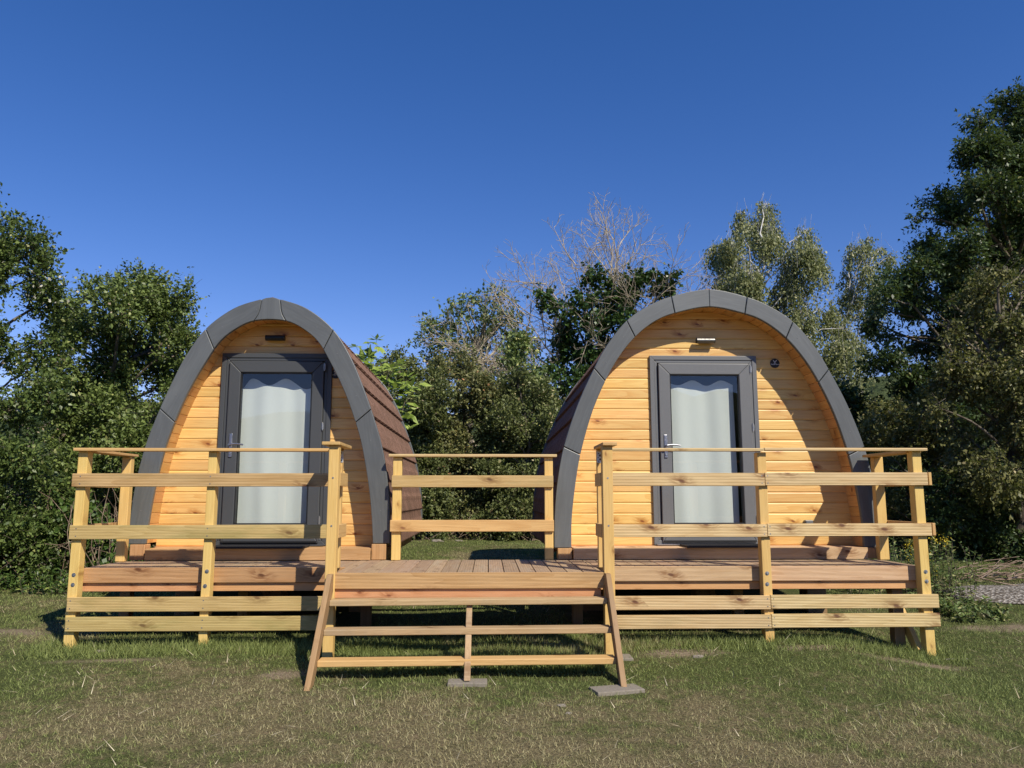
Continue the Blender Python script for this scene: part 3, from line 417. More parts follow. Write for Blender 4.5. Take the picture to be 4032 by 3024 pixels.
YF, YT, YW, YR = 1.28, 1.325, 1.55, 4.86
def pod(cx, OUT, INN, seams, label, doorx, keystone, shadow_black_lamp):
    root = empty('camping_pod', (cx, YF, 0), label, 'camping pod', 'arched wooden camping pods')
    N = 96
    po, LO = catmull(OUT, N); pi_, LI = catmull(INN, N)
    # ---- front trim boards
    def sOf(prof, z):
        zs = [p.y for p in prof]; return float(np.interp(z, zs, np.arange(len(zs))))
    def pt(prof, s):
        i = int(min(s, N - 1e-6)); return prof[i].lerp(prof[min(i + 1, N)], s - i)
    def trim(y0, y1, name, shift=0.0, inner=None):
        inner = inner or pi_
        bounds = [0] + [sOf(po, z) for z in seams] + ([] if keystone else [N])
        for sd in (-1, 1):
            for k in range(len(bounds) - 1):
                a, b = bounds[k], bounds[k + 1]; g = .12
                last = keystone and k == len(bounds) - 2
                if keystone and last: b = N
                ss_ = np.linspace(a + (g if k else 0), b - (g if b < N else 0), 14)
                o = [pt(po, s) for s in ss_]; i = [pt(inner, s) for s in ss_]
                if k == 0 or True:
                    if b >= N and not last: o[-1] = Vector((.0012, o[-1].y)); i[-1] = Vector((.0012, i[-1].y))
                if last:
                    S = [(.088, 2.488), (.098, 2.44), (.104, 2.39), (.118, 2.34), (.142, 2.30), (.158, 2.276)]
                    o = [p for p in o if p.x > .10]; i = [p for p in i if p.x > .17]
                    poly = [(p.x, p.y) for p in o] + S + [(p.x, p.y) for p in reversed(i)]
                else:
                    poly = [(p.x, p.y) for p in o] + [(p.x, p.y) for p in reversed(i)]
                m = MB(); m.prism([(cx + sd * x, z) for x, z in poly], y0, y1)
                # grain along the segment
                c0 = Vector(poly[0]); c1 = Vector((o[-1].x, o[-1].y)); d = (c1 - c0).normalized(); q = Vector((-d.y, d.x)); r = m.r[0]
                m.gc = [((Vector((abs(v[0] - cx), v[2])) - c0).dot(d) + r * 37, (Vector((abs(v[0] - cx), v[2])) - c0).dot(q), v[1]) for v in m.v]
                ob = m.build(name, M['trim'], root, .006, 2)
                if y0 < 2 and k < 3:                            # screw heads
                    for f in (.25, .8):
                        sc = MB(); s = a + (b - a) * f; p = (pt(po, s) + pt(inner, s)) / 2
                        sc.cyl((cx + sd * p.x, y0 - .0015, p.y), (cx + sd * p.x, y0 + .01, p.y), .006, n=8)
                        sc.build('screw', M['frame'], ob)
        if keystone:
            S = [(.083, 2.490), (.093, 2.44), (.099, 2.39), (.113, 2.34), (.136, 2.30), (.150, 2.279)]
            top = [(-.083, 2.490), (-.05, 2.503), (0, 2.510), (.05, 2.503)]
            bot = [(.09, 2.288), (.03, 2.292), (-.03, 2.292), (-.09, 2.288)]
            poly = top + S + bot + [(-x, z) for x, z in reversed(S[1:])]
            m = MB(); m.prism([(cx + x, z) for x, z in poly], y0 - .004, y1); m.gc = [(g[0] + 3, v[0], v[1]) for g, v in zip(m.gc, m.v)]
            m.build('keystone', M['trim'], root, .005, 2)
    trim(YF, YT, 'arch_board')
    inner2 = [Vector((p.x - .0, p.y)) for p in pi_]
    trim(YR, YR + .045, 'rear_arch_board', inner=inner2)
    # ---- soffit lining boards, running front to back
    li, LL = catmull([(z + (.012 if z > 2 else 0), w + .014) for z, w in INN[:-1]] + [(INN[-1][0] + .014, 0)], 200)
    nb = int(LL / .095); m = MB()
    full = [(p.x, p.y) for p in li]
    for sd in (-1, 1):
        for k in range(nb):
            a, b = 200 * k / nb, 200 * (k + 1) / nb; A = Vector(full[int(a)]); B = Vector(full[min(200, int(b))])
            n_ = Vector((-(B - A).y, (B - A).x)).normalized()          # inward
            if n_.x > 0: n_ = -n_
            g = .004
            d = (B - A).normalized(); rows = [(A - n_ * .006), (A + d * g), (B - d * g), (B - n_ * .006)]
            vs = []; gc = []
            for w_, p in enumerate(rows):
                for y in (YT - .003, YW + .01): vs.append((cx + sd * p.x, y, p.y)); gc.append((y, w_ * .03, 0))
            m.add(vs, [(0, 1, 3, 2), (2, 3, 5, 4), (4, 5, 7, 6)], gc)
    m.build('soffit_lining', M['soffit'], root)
    # ---- front wall of horizontal boards, with the door opening
    m = MB(); z = .110; pitch = .1035; hw = .54; dz = 1.995; prof = li
    topz = li[-1].y
    while z < topz - .01:
        z1_ = min(z + pitch, topz - .002)
        cuts = [z, z + .005, z + .012, z1_ - .012, z1_ - .005, z1_]
        yo = [.008, .003, 0, 0, .003, .008]
        spans = [(-1, 1)] if z > dz - .03 else [(-1, 0), (0, 1)]
        if spans[0] == (-1, 1) and z < dz: spans = [(-1, 1)]
        for sp in spans:
            r = rng.random(); nsub = 1
            vs = []; gc = []
            for zz, yy in zip(cuts, yo):
                w = wat(li, zz)
                xa = doorx - cx + hw - .03 if sp == (0, 1) else -w
                xb = doorx - cx - hw + .03 if sp == (-1, 0) else w
                for x in (xa, xb): vs.append((cx + x, YW + yy, zz)); gc.append((x + cx, zz - z - pitch / 2, 0))
            m.add(vs, [(2 * i, 2 * i + 1, 2 * i + 3, 2 * i + 2) for i in range(5)], gc, r)
        z += pitch
    m.build('front_wall', M['clad'], root)
    # ---- roof covering: overlapping courses of granulated panels
    ro, LR = catmull([((zz - .03 if zz < .3 else zz) - (.034 * zz / OUT[-1][0]), max(0, ww - .034)) for zz, ww in OUT], 400)
    nco = int(round(LR / .325)); 
    ny = 176; yv = np.linspace(YT - .004, YR + .004, ny)
    for sd in (-1, 1):
        m = MB()
        for k in range(nco):
            a, b = 400 * k / nco, 400 * (k + 1) / nco
            r = .3 + .4 * rng.random(); vs = []; gc = []; rows = 6
            for j in range(rows + 1):
                f = j / rows; s = a + (b - a) * f
                i0 = int(min(s, 399)); p = ro[i0].lerp(ro[i0 + 1], s - i0)
                tn = (ro[min(i0 + 1, 400)] - ro[max(i0 - 1, 0)]).normalized(); nn = Vector((tn.y, -tn.x))
                if nn.x < 0: nn = -nn
                for y in yv:
                    wv = math.sin(y * 2 * math.pi / .088 + (math.pi if j % 2 else 0) * 0)
                    off = .004 + .030 * (1 - f) + .0065 * wv * (1 - f * .6)
                    if j == 3: off += .013 * max(0, math.sin(y * 2 * math.pi / .088 + k))
                    q = p + nn * off
                    dzv = -tn * (.014 * wv) if j == 0 else Vector((0, 0))
                    vs.append((cx + sd * (q.x + dzv.x), y, q.y + dzv.y)); gc.append((y, f * .33, 0))
            # lip folded back under the lower edge
            lip = []
            i0 = int(min(a, 399)); p = ro[i0]; tn = (ro[min(i0 + 1, 400)] - ro[max(i0 - 1, 0)]).normalized(); nn = Vector((tn.y, -tn.x)); nn = nn if nn.x > 0 else -nn
            for y in yv: q = p + nn * .001; vs.append((cx + sd * q.x, y, q.y)); gc.append((y, 0, 0))
            fs = [(j * ny + i, j * ny + i + 1, (j + 1) * ny + i + 1, (j + 1) * ny + i) for j in range(rows) for i in range(ny - 1)]
            L0 = (rows + 1) * ny
            fs += [(L0 + i, L0 + i + 1, i + 1, i) for i in range(ny - 1)]
            m.add(vs, fs, gc, r)
        m.build('roof_covering', M['roof'], root)
    # ridge cap
    m = MB(); tz = OUT[-1][0]
    m.prism([(cx - .09, tz - .008), (cx - .05, tz + .006), (cx, tz + .022), (cx + .05, tz + .006), (cx + .09, tz - .008), (cx, tz + .01)], YT + .002, YR + .02)
    m.build('ridge_cap', M['roof'], root)
    # inner lining, floor and rear wall
    m = MB(); ll = [Vector((cx + sd_ * p.x, p.y)) for sd_, ps in ((-1, li), (1, li[::-1])) for p in ps]
    n = len(ll); vs = [(p.x, y, p.y) for y in (YW + .02, YR) for p in ll]
    m.add(vs, [(i, i + 1, n + i + 1, n + i) for i in range(n - 1)], [(0, 0, 0)] * len(vs))
    m.add([(p.x, YR - .01, p.y) for p in ll], [tuple(range(n))], [(0, 0, 0)] * n)
    m.build('inner_lining', M['dark'], root)
    m = MB(); zc = .110
    while zc < topz - .02:
        z1_ = min(zc + .14, topz - .01); r = rng.random()
        w0, w1 = wat(li, zc), wat(li, z1_)
        vs = [(cx - w0, YR + .01, zc), (cx + w0, YR + .01, zc), (cx + w1, YR + .01, z1_), (cx - w1, YR + .01, z1_)]
        m.add(vs, [(0, 1, 2, 3)], [(v[0], v[2], 0) for v in vs], r); zc += .144
    m.build('rear_wall', M['clad'], root)
    wb = wat(li, .12)
    m = MB(); m.box(cx - wb, cx + wb, YW - .02, YR - .02, -.03, .112, 'x'); m.build('floor_frame', M['ledger'], root)
    m = MB()
    for xx in (-wb * .8, 0, wb * .8):
        m.box(cx + xx - .05, cx + xx + .05, 1.45, YR - .05, -.17, -.031, 'y')
    m.build('skid_beam', M['stringer'], root)
    for xx in (-wb * .8, 0, wb * .8):
        for yy in (1.9, 3.2, 4.5):
            g_ = gz(cx + xx, yy); m = MB(); m.box(cx + xx - .1, cx + xx + .1, yy - .1, yy + .1, g_ - .05, -.171, 'z'); m.build('support_pier', M['stringer'], root, .006)
    # feet under the arch ends
    w0 = OUT[0][1]
    for sd in (-1, 1):
        m = MB(); xa, xb = cx + sd * (w0 - .03), cx + sd * (w0 - .165)
        m.box(min(xa, xb), max(xa, xb), YF - .03, YF + .10, .003, INN[0][0] - .004, 'z'); m.build('foot_block', M['fascia'], root, .004)
    # ---- door
    fm = M['frame'] if not keystone else M['frameL']
    dx = doorx
    m = MB()
    def ring(x0, x1, z0, z1, w, y0, y1, wb_=None, mat=fm):
        wb_ = w if wb_ is None else wb_
        mm = MB()
        for poly in ([(x0, z1), (x1, z1), (x1 - w, z1 - w), (x0 + w, z1 - w)],
                     [(x0, z0), (x0, z1), (x0 + w, z1 - w), (x0 + w, z0 + wb_)],
                     [(x1, z1), (x1, z0), (x1 - w, z0 + wb_), (x1 - w, z1 - w)],
                     [(x1, z0), (x0, z0), (x0 + w, z0 + wb_), (x1 - w, z0 + wb_)]):
            mm.prism(poly, y0, y1)
        return mm
    hwf = .545
    fr = ring(dx - hwf, dx + hwf, .117, 2.0, .045, YW - .028, YW + .05)
    o = fr.build('door_frame', fm, root, .004, 2)
    ring(dx - hwf + .0455, dx + hwf - .0455, .1625, 1.9545, .03, YW - .020, YW + .05).build('inner_frame', fm, o, .004, 2)
    lx0, lx1, lz0, lz1 = dx - .462, dx + .468, .142, 1.918
    lf = ring(lx0, lx1, lz0, lz1, .113, YW - .048, YW + .03, .178).build('door', fm, root, .007, 2)
    gx0, gx1, gz0, gz1 = lx0 + .1135, lx1 - .1135, lz0 + .1785, lz1 - .1135
    ring(gx0, gx1, gz0, gz1, .010, YW - .038, YW + .02).build('glazing_gasket', M['black'], lf, .002)
    m = MB(); pv = [(x, YW - .02, z) for x, z in ((gx0 + .009, gz0 + .009), (gx1 - .009, gz0 + .009), (gx1 - .009, gz1 - .009), (gx0 + .009, gz1 - .009))]; m.add(pv, [(0, 1, 2, 3)], pv); m.build('pane', M['glass'], lf)
    m = MB(); m.box(lx0 + .01, lx1 - .01, YW - .062, YW - .049, lz0 + .004, lz0 + .022); m.build('weather_bar', M['black'], lf, .003)
    m = MB(); m.box(dx - hwf + .02, dx + hwf - .02, YW - .075, YW - .03, .1165, .129); m.build('sill', M['steel'] if not keystone else fm, o, .002)
    # handle
    hx = lx0 + .052
    m = MB(); m.box(hx - .016, hx + .016, YW - .058, YW - .0485, .965, 1.195, 'z'); h = m.build('handle', M['steel'], lf, .004, 2)
    m = MB(); m.cyl((hx, YW - .055, 1.085), (hx, YW - .100, 1.085), .011)
    prev = None
    for i in range(9):
        f = i / 8; p = Vector((hx + .135 * f, YW - .100 + .004 * math.sin(f * 3.1), 1.085 + .008 * math.sin(f * math.pi) - .002 * f))
        if prev is not None: m.cyl(prev, p, .0105 - .002 * f, n=10)
        prev = p
    m.build('lever', M['steel'], h)
    m = MB(); m.cyl((hx, YW - .0595, 1.0), (hx, YW - .066, 1.0), .009); m.build('lock_cylinder', M['galv'], h)
    for zz in (.36, 1.27, 1.86):
        m = MB(); m.cyl((lx1 + .006, YW - .052, zz - .04), (lx1 + .006, YW - .052, zz + .04), .008, n=10); m.box(lx1 - .004, lx1 + .018, YW - .0535, YW - .0495, zz - .028, zz + .028, 'z')
        m.build('hinge', M['galv'] if zz > 1 else M['frame'], lf)
    # lamp over the door
    lmx = cx + (-.0 if keystone else .005)
    m = MB(); m.box(lmx - .03, lmx + .03, YW - .035, YW + .002, 2.135, 2.175); lo = m.build('wall_lamp', M['black'], root, .003)
    m = MB(); m.cyl((lmx - .09, YW - .060, 2.150), (lmx + .09, YW - .060, 2.150), .028, n=24); m.build('lamp_tube', M['lampsteel'] if not keystone else M['black'], lo)  # left tube coloured black, standing in for the arch shadow on its steel
    for q in (-.094, .090): m = MB(); m.cyl((lmx + q, YW - .060, 2.150), (lmx + q + .004, YW - .060, 2.150), .029, n=24); m.build('end_cap', M['black'], lo)
    # round plaque
    px_, pz_ = (2.915, 1.93) if not keystone else (cx + .60, 1.80)
    m = MB(); m.cyl((px_, YW - .001, pz_), (px_, YW - .010, pz_), .048, n=40, smooth=False); pl = m.build('round_plaque', M['black'], root, .002)
    whitem = M['letters']
    m = MB()
    for a, b in (((-.018, .030), (0.0, .010)), ((.018, .032), (0.0, .010)), ((0, .012), (-.003, .0))):
        m.beam((px_ + a[0], YW - .0112, pz_ + a[1]), (px_ + b[0], YW - .0112, pz_ + b[1]), .006, .0016, (0, 0, 1) if a[0] == 0 and False else (1, 0, 0))
    m.beam((px_ - .012, YW - .0112, pz_ + .0), (px_ + .008, YW - .0112, pz_ + .0), .005, .0016, (0, 0, 1))
    m.build('emblem', whitem, pl)
    cu = bpy.data.curves.new('txt', 'FONT'); cu.body = 'Nordic Haven'; cu.size = .0155; cu.align_x = 'CENTER'; cu.extrude = .0005; cu.offset = .0004
    to = bpy.data.objects.new('txt', cu); col.objects.link(to); bpy.context.view_layer.update()
    tm = bpy.data.meshes.new_from_object(to); bpy.data.objects.remove(to)
    tm.transform(Matrix.Translation((px_, YW - .0112, pz_ - .016)) @ Matrix.Rotation(R(90), 4, 'X'))
    tm.materials.clear(); link('lettering', tm, whitem, pl)
    return root, li

OL = [(.150, 1.207), (.38, 1.205), (.70, 1.180), (1.07, 1.110), (1.415, 1.000), (1.70, .89), (1.93, .785), (2.193, .615), (2.391, .370), (2.48, .14), (2.503, 0)]
IL = [(.150, 1.050), (.36, 1.035), (.66, 1.000), (1.075, .920), (1.36, .830), (1.60, .735), (1.855, .605), (2.075, .470), (2.215, .300), (2.285, .140), (2.300, 0)]
OR = [(.108, 1.565), (.39, 1.560), (.72, 1.530), (1.06, 1.465), (1.47, 1.325), (1.826, 1.160), (2.08, 1.015), (2.304, .830), (2.443, .63), (2.549, .390), (2.628, 0)]
IR = [(.108, 1.402), (.39, 1.395), (.75, 1.350), (1.03, 1.295), (1.41, 1.180), (1.755, 1.025), (1.995, .875), (2.175, .715), (2.312, .530), (2.388, .335), (2.452, 0)]
podL, liL = pod(-2.127, OL, IL, [1.415, 2.193, 2.49], 'narrower arched camping pod on the left with grey keystone board at its peak', -2.105, True, True)
podR, liR = pod(2.190, OR, IR, [1.06, 1.826, 2.304, 2.552], 'wider arched camping pod on the right with segmented grey arch and round plaque', 2.172, False, False)
m = MB(); m.box(3.125, 3.205, YW - .045, YW + .002, .275, .355); so_ = m.build('socket_box', M['trim'], podR, .006, 2)
m = MB(); m.box(3.131, 3.199, YW - .052, YW - .0455, .281, .349); m.build('socket_lid', M['frame'], so_, .004)

# ---- curtains behind the glass
def curtain(dx, x0, x1, ztop, label, ph):
    n, k = 90, 24; vs = []; gc = []
    for j in range(k):
        for i in range(n):
            f = i / (n - 1); x = x0 + (x1 - x0) * f; zt = ztop(f); z = .20 + (zt - .20) * j / (k - 1)
            y = YW + .075 + .013 * math.sin(f * 9 + ph + .4 * math.sin(z * 1.6)) + .003 * math.sin(f * 23 + ph * 2 + z)
            vs.append((x + .006 * math.sin(z * 3 + f * 6), y, z)); gc.append((z, x, 0))
    m = MB(); m.add(vs, [(j * n + i, j * n + i + 1, (j + 1) * n + i + 1, (j + 1) * n + i) for j in range(k - 1) for i in range(n - 1)], gc, None, True)
    c0 = Vector(((x0 + x1) / 2, YW + .075, .2)); m.v = [tuple(Vector(v) - c0) for v in m.v]
    o = m.build('curtain', M['curtain']); o.location = c0
    tag(o, label, 'curtain')
curtain(-2.105, -2.465, -1.765, lambda f: 1.725 + .035 * math.sin(f * 13.5 - .3) - .075 * ss(.75, 1, f) - .06 * ss(.12, 0, f), 'pale curtain with sagging wavy top behind the left pod door glass', 1.1)
curtain(2.172, 1.80, 2.50, lambda f: 1.735 + .026 * math.sin(f * 14.5 + 2.1) , 'pale curtain ending short of the glass edge in the right pod door', 2.6)

# ---- thresholds (steps in front of the doors) and mats
def threshold(x0, x1, label, mt):
    root = empty('threshold_step', ((x0 + x1) / 2, 1.21, 0), label, 'step', 'low steps in front of the pod doors')
    m = MB(); m.box(x0, x1, 1.205, 1.232, .004, .110); m.build('front_board', mt, root, .003, 2)
    w = (1.54 - 1.234) / 3
    for k in range(3):
        m = MB(); m.box(x0, x1, 1.234 + k * w, 1.234 + (k + 1) * w - .005, .086, .1085 + .001 * k); m.build('top_board', mt, root, .002)
    return root
threshold(-3.145, -1.087, 'narrow brown threshold step under the left pod door', M['fascia'])
threshold(.80, 3.585, 'long pinkish ribbed threshold step under the right pod door', M['fasciaR'])
def mat(x0, x1, label):
    root = empty('door_mat', ((x0 + x1) / 2, 1.33, .112), label, 'door mat', 'rubber mats at the pod doors')
    y0, y1 = 1.165, 1.46
    m = MB()
    for a in ((x0, x1, y0, y0 + .012), (x0, x1, y1 - .012, y1), (x0, x0 + .012, y0 + .0125, y1 - .0125), (x1 - .012, x1, y0 + .0125, y1 - .0125)): m.box(*a, .1125, .132)
    m.build('rim', M['rubber'], root, .002)
    m = MB(); n = int((x1 - x0) / .03)
    for i in range(1, n): m.box(x0 + i * (x1 - x0) / n - .004, x0 + i * (x1 - x0) / n + .004, y0 + .013, y1 - .013, .1125, .129)
    for j in range(1, 9): m.box(x0 + .013, x1 - .013, y0 + j * (y1 - y0) / 9 - .004, y0 + j * (y1 - y0) / 9 + .004, .114, .1275)
    m.build('grille', M['rubber'], root)
mat(-2.57, -1.70, 'black rubber grille mat at the left pod door')
mat(1.86, 2.62, 'black rubber grille mat at the right pod door')

# ------------------------------------------------------------------ deck
deck = empty('timber_deck', (0, .6, 0), 'weathered plank deck with a centre landing in front of both pods', 'deck')
P_ = .1244
k = math.ceil((-3.345 - .004) / P_) - 1
edges = [.004 + P_ * i for i in range(-40, 45)]
def boards(x0, x1, y0, y1):
    for e in edges:
        a = max(x0, e + .003); b = min(x1, e + P_ - .003)
        if b - a < .02: continue
        m = MB(); dz_ = rng.uniform(-.0015, .0005); m.box(a, b, y0, y1, -.026 + dz_, dz_, 'y'); m.build('deck_board', M['deck'], deck, .003)
boards(-1.180, .905, .0285, 1.285)
boards(-3.345, -1.182, .5085, 1.204)
boards(.907, 3.690, .5085, 1.204)
def fas(x0, x1, y, mt, nm='fascia_board', z0=-.116, z1=.003, th=.027):
    m = MB(); m.box(x0, x1, y, y + th, z0, z1); return m.build(nm, mt, deck, .003, 2)
fas(-1.182, .903, 0, M['fascia'])
fas(-3.349, -2.290, .48, M['fascia']); fas(-2.287, -1.186, .48, M['fascia'])
fas(.908, 2.320, .48, M['fasciaR']); fas(2.324, 3.693, .48, M['fasciaR'])
for x0, x1, y in ((-1.176, .880, .022), (-3.345, -2.29, .505), (-2.286, -1.20, .505), (.92, 2.32, .505), (2.324, 3.66, .505)):
    m = MB(); m.box(x0, x1, y, y + .045, -.187, -.030 if False else -.120); m.build('joist', M['ledger'], deck, .002)
m = MB(); m.box(-3.349, -3.322, .508, 1.204, -.116, -.028, 'y'); m.build('fascia_board', M['fascia'], deck, .003)
m = MB(); m.box(3.666, 3.693, .508, 1.204, -.116, -.028, 'y'); m.build('fascia_board', M['fasciaR'], deck, .003)
for yy in (.86, 1.15):
    m = MB(); m.box(-3.30, 3.64, yy, yy + .045, -.187, -.030); m.build('joist', M['stringer'], deck)
for xx, yy in ((-3.25, 1.1), (-2.2, 1.1), (-1.1, 1.1), (.82, 1.1), (3.52, .60), (2.3, 1.1)):
    g_ = gz(xx, yy); m = MB(); m.box(xx - .045, xx + .045, yy, yy + .09, g_ - .03, -.188, 'z'); m.build('support_leg', M['stringer'], deck, .003)  # legs in darker stringer wood, standing in for the shade under the deck

# ------------------------------------------------------------------ railings
def rail_thing(loc, label): return empty('timber_railing', loc, label, 'railing', 'timber railings round the deck')
def post(root, x0, x1, y0, y1, z1=.957, bolts=(), z0=None):
    z0 = gz((x0 + x1) / 2, y0) - .02 if z0 is None else z0
    m = MB(); m.box(x0, x1, y0, y1, z0, z1, 'z'); o = m.build('post', M['post'], root, .005, 2)
    for z in bolts:
        xm = (x0 + x1) / 2 + rng.uniform(-.006, .006)
        b = MB(); b.cyl((xm, y0 + .001, z), (xm, y0 - .003, z), .016, n=20); b.cyl((xm, y0 - .003, z), (xm, y0 - .009, z), .010, .008, n=6, smooth=False); b.build('bolt', M['galv'], o)
    return o
def rail(root, x0, x1, y, z0, z1, mt, z0b=None, z1b=None, ends=True):
    z0b = z0 if z0b is None else z0b; z1b = z1 if z1b is None else z1b
    m = MB(); m.beam((x0, y + .0135, (z0 + z1) / 2), (x1, y + .0135, (z0b + z1b) / 2), z1 - z0, .027, (0, 0, 1))
    o = m.build('rail', mt, root, .004, 2); return o
def screws(root, o, pts, y):
    for x, z in pts: b = MB(); b.cyl((x, y + .001, z), (x, y - .001, z), .005, n=8); b.build('screw', M['galv'], o)

# left deck side
rl = rail_thing((-2.3, .39, -.6), 'railing in front of the left pod with greenish boards and two low slats')
YP = .39; YRl = .3625
post(rl, -3.39, -3.312, YP, YP + .088, bolts=(-.042, -.12)); post(rl, -2.325, -2.255, YP, YP + .088, bolts=(-.017, -.133))
post(rl, -3.375, -3.292, 1.13, 1.20, z0=.002, z1=.945)
m = MB(); m.box(-3.412, -1.262, YP - .045, YP + .055, .957, .982); m.build('handrail', M['cap'], rl, .004, 2)
m = MB(); m.box(-3.400, -3.275, YP + .057, 1.24, .952, .9745, 'y'); m.build('handrail', M['cap'], rl, .004, 2)
for z0, z1, mt in ((.664, .773, M['rail']), (.242, .353, M['railL']), (-.329, -.216, M['railL']), (-.482, -.370, M['railL'])):
    o = rail(rl, -3.412 if z0 > .5 else -3.40 if z0 > 0 else -3.372, -1.262, YRl, z0, z1, mt, z0 + .004 if z0 > 0 else z0, z1 + .004 if z0 > 0 else z1)
    screws(rl, o, [(x, z0 + d) for x in (-3.345, -2.29) for d in (.025, .085)], YRl)
for z0, z1 in ((.664, .773), (.242, .353)):
    m = MB(); m.box(-3.402, -3.3915, YRl + .03, 1.24, z0, z1, 'y'); m.build('rail', M['rail'], rl, .003)
# right deck side
rr = rail_thing((2.3, .39, -.6), 'railing in front of the right pod with pale grooved boards jointed at its middle post')
post(rr, 2.284, 2.360, YP, YP + .088, bolts=(-.046, -.133)); post(rr, 3.622, 3.700, YP, YP + .088, bolts=(-.037, -.115), z1=.975)
post(rr, 3.660, 3.750, 1.13, 1.20, z0=.002, z1=.958)
for x0, x1 in ((.985, 2.331), (2.334, 3.735)):
    m = MB(); m.box(x0, x1, YP - .045, YP + .055, .966 if x0 < 2 else .9705, .990 if x0 < 2 else .9945); m.build('handrail', M['railR'], rr, .004, 2)
m = MB(); m.box(3.605, 3.735, YP + .057, 1.24, .9585, .983, 'y'); m.build('handrail', M['cap'], rr, .004, 2)
for z0, z1 in ((.673, .782), (.252, .357), (-.334, -.224), (-.485, -.376)):
    for x0, x1 in ((.985, 2.330), (2.333, 3.728 if z0 > 0 else 3.742)):
        dz_ = .004 if x0 > 2 else 0; o = rail(rr, x0, x1, YRl, z0 + dz_, z1 + dz_, M['railR'], z0 + dz_ * 1.6, z1 + dz_ * 1.6)
        screws(rr, o, [(2.305 if x0 < 2 else 2.355, z0 + d) for d in (.025, .085)], YRl)
for z0, z1 in ((.680, .789), (.259, .364)):
    m = MB(); m.box(3.752, 3.779, YRl + .03, 1.24, z0, z1, 'y'); m.build('rail', M['cap'], rr, .003)
m = MB(); m.beam((3.600, .47, -.70), (3.600, .98, -.10), .09, .045, (0, 1, 0)); m.build('brace', M['post'], rr, .003)
# posts and short rails at the head of the stairs
def landing(x0, x1, xf, face, label, plate):
    root = rail_thing(((x0 + x1) / 2, 0, -.6), label)
    post(root, x0, x1, -.008, .080, z1=.984); 
    rx0, rx1 = (x0 - .052, x1 - .050) if face > 0 else (x0 + .018, x1 + .022)
    post(root, rx0, rx1, YP + .02, YP + .088, z0=.002, z1=.984)
    m = MB(); m.box(min(x0, rx0) + (0.0 if face < 0 else -.0), max(x1, rx1) + .012, -.04, .49, .9845, 1.011, 'y'); m.build('handrail', M['cap'], root, .005, 2)
    for z0, z1 in ((.668, .775), (.262, .366)):
        m = MB(); xa, xb = (xf - .027, xf) if face > 0 else (xf, xf + .027)
        m.box(xa, xb, .0815, .408, z0, z1, 'y'); m.build('rail', M['cap'], root, .004, 2)
    for z in (.73, .36): b = MB(); b.cyl(((x0 + x1) / 2, -.006, z), ((x0 + x1) / 2, -.011, z), .007, n=10); b.build('screw', M['galv'], root)
    xm = rx1 - .02 if face > 0 else rx0 + .025
    m = MB(); m.box(xm - .028, xm + .028, YP + .0165, YP + .0195, .868, .962, 'z'); pl = m.build('perforated_plate', M['plate'], root)
    m = MB()
    for dx_, dz_, r_ in ((-.014, .03, .005), (.012, .032, .005), (0, .014, .010), (-.017, -.002, .004), (.016, -.004, .004), (0, -.018, .009), (-.013, -.034, .005), (.013, -.033, .005)):
        m.cyl((xm + dx_, YP + .0158, .915 + dz_), (xm + dx_, YP + .0166, .915 + dz_), r_, n=12)
    m.build('plate_hole', M['black'], pl)
t = NT('galvanised_plate'); M['plate'] = t.done(t.princ((.62, .64, .64), .45, .6))
landing(-1.250, -1.172, -1.170, 1, 'short railing on the left of the landing with a capped yellow post', True)
landing(.903, .985, .898, -1, 'short railing on the right of the landing with a perforated metal plate', True)
# rear of the landing
rb = rail_thing((-.14, 1.2, 0), 'railing across the rear of the landing between the two pods')
post(rb, -.895, -.812, 1.2, 1.27, z0=.002, z1=.953); post(rb, .532, .611, 1.2, 1.27, z0=.002, z1=.955)
m = MB(); m.box(-.935, .647, 1.165, 1.285, .9555, .981); m.build('handrail', M['railR'], rb, .005, 2)
rail(rb, -.902, .612, 1.172, .672, .782, M['rail']); rail(rb, -.908, .615, 1.172, .264, .370, M['cap'])

# ------------------------------------------------------------------ stairs
st = empty('wooden_stairs', (-.14, -.4, -.68), 'open wooden stairs with three treads leading up to the landing', 'stairs')
def stringer(x0, x1, zf, mt, pol=None, nm='stringer'):
    m = MB(); pol = pol or [(.0005 - .003, -.001), (-.075, -.001), (-.10, -.03), (-.705, zf), (-.585, zf), (-.003, -.13)]
    n = len(pol); vs = [(x0, y, z) for y, z in pol] + [(x1, y, z) for y, z in pol]
    d = Vector((-.6, -.69)).normalized(); q = Vector((-d.y, d.x))
    gc = [(Vector((v[1], v[2])).dot(d), Vector((v[1], v[2])).dot(q), v[0] - x0) for v in vs]
    m.add(vs, [tuple(range(n)), tuple(range(2 * n - 1, n - 1, -1))] + [(i, i + n, (i + 1) % n + n, (i + 1) % n) for i in range(n)], gc)
    m.build(nm, mt, st, .004, 2)
stringer(-1.222, -1.182, -.700, M['stringer']); stringer(.905, .945, -.712, M['stringer'])
stringer(-.160, -.116, -.648, M['tread'], [(-.03, -.2265), (-.10, -.2265), (-.625, -.655), (-.545, -.655)], 'centre_support')
for a in range(3):
    y0 = (-.145, -.32, -.50)[a]; zt = (-.183, -.366, -.545)[a]
    m = MB(); m.beam((-1.181, y0 + .065, zt - .021), (.904, y0 + .065, zt - .021 + .008), .13, .042, (0, 1, 0)); m.build('tread', M['cap'] if a == 2 else M['tread'], st, .005, 2)
def block(x0, x1, y0, y1, zt, label, h=.09, rz=0, g=None):
    m = MB(); w, d_ = (x1 - x0) / 2, (y1 - y0) / 2
    m.box(-w, w, -d_, d_, -h, 0); o = m.build('paving_block', M['conc'], None, .006, 2)
    o.location = ((x0 + x1) / 2, (y0 + y1) / 2, zt - .012); o.rotation_euler.z = rz; tag(o, label, 'paving block', 'concrete blocks under the timber feet')
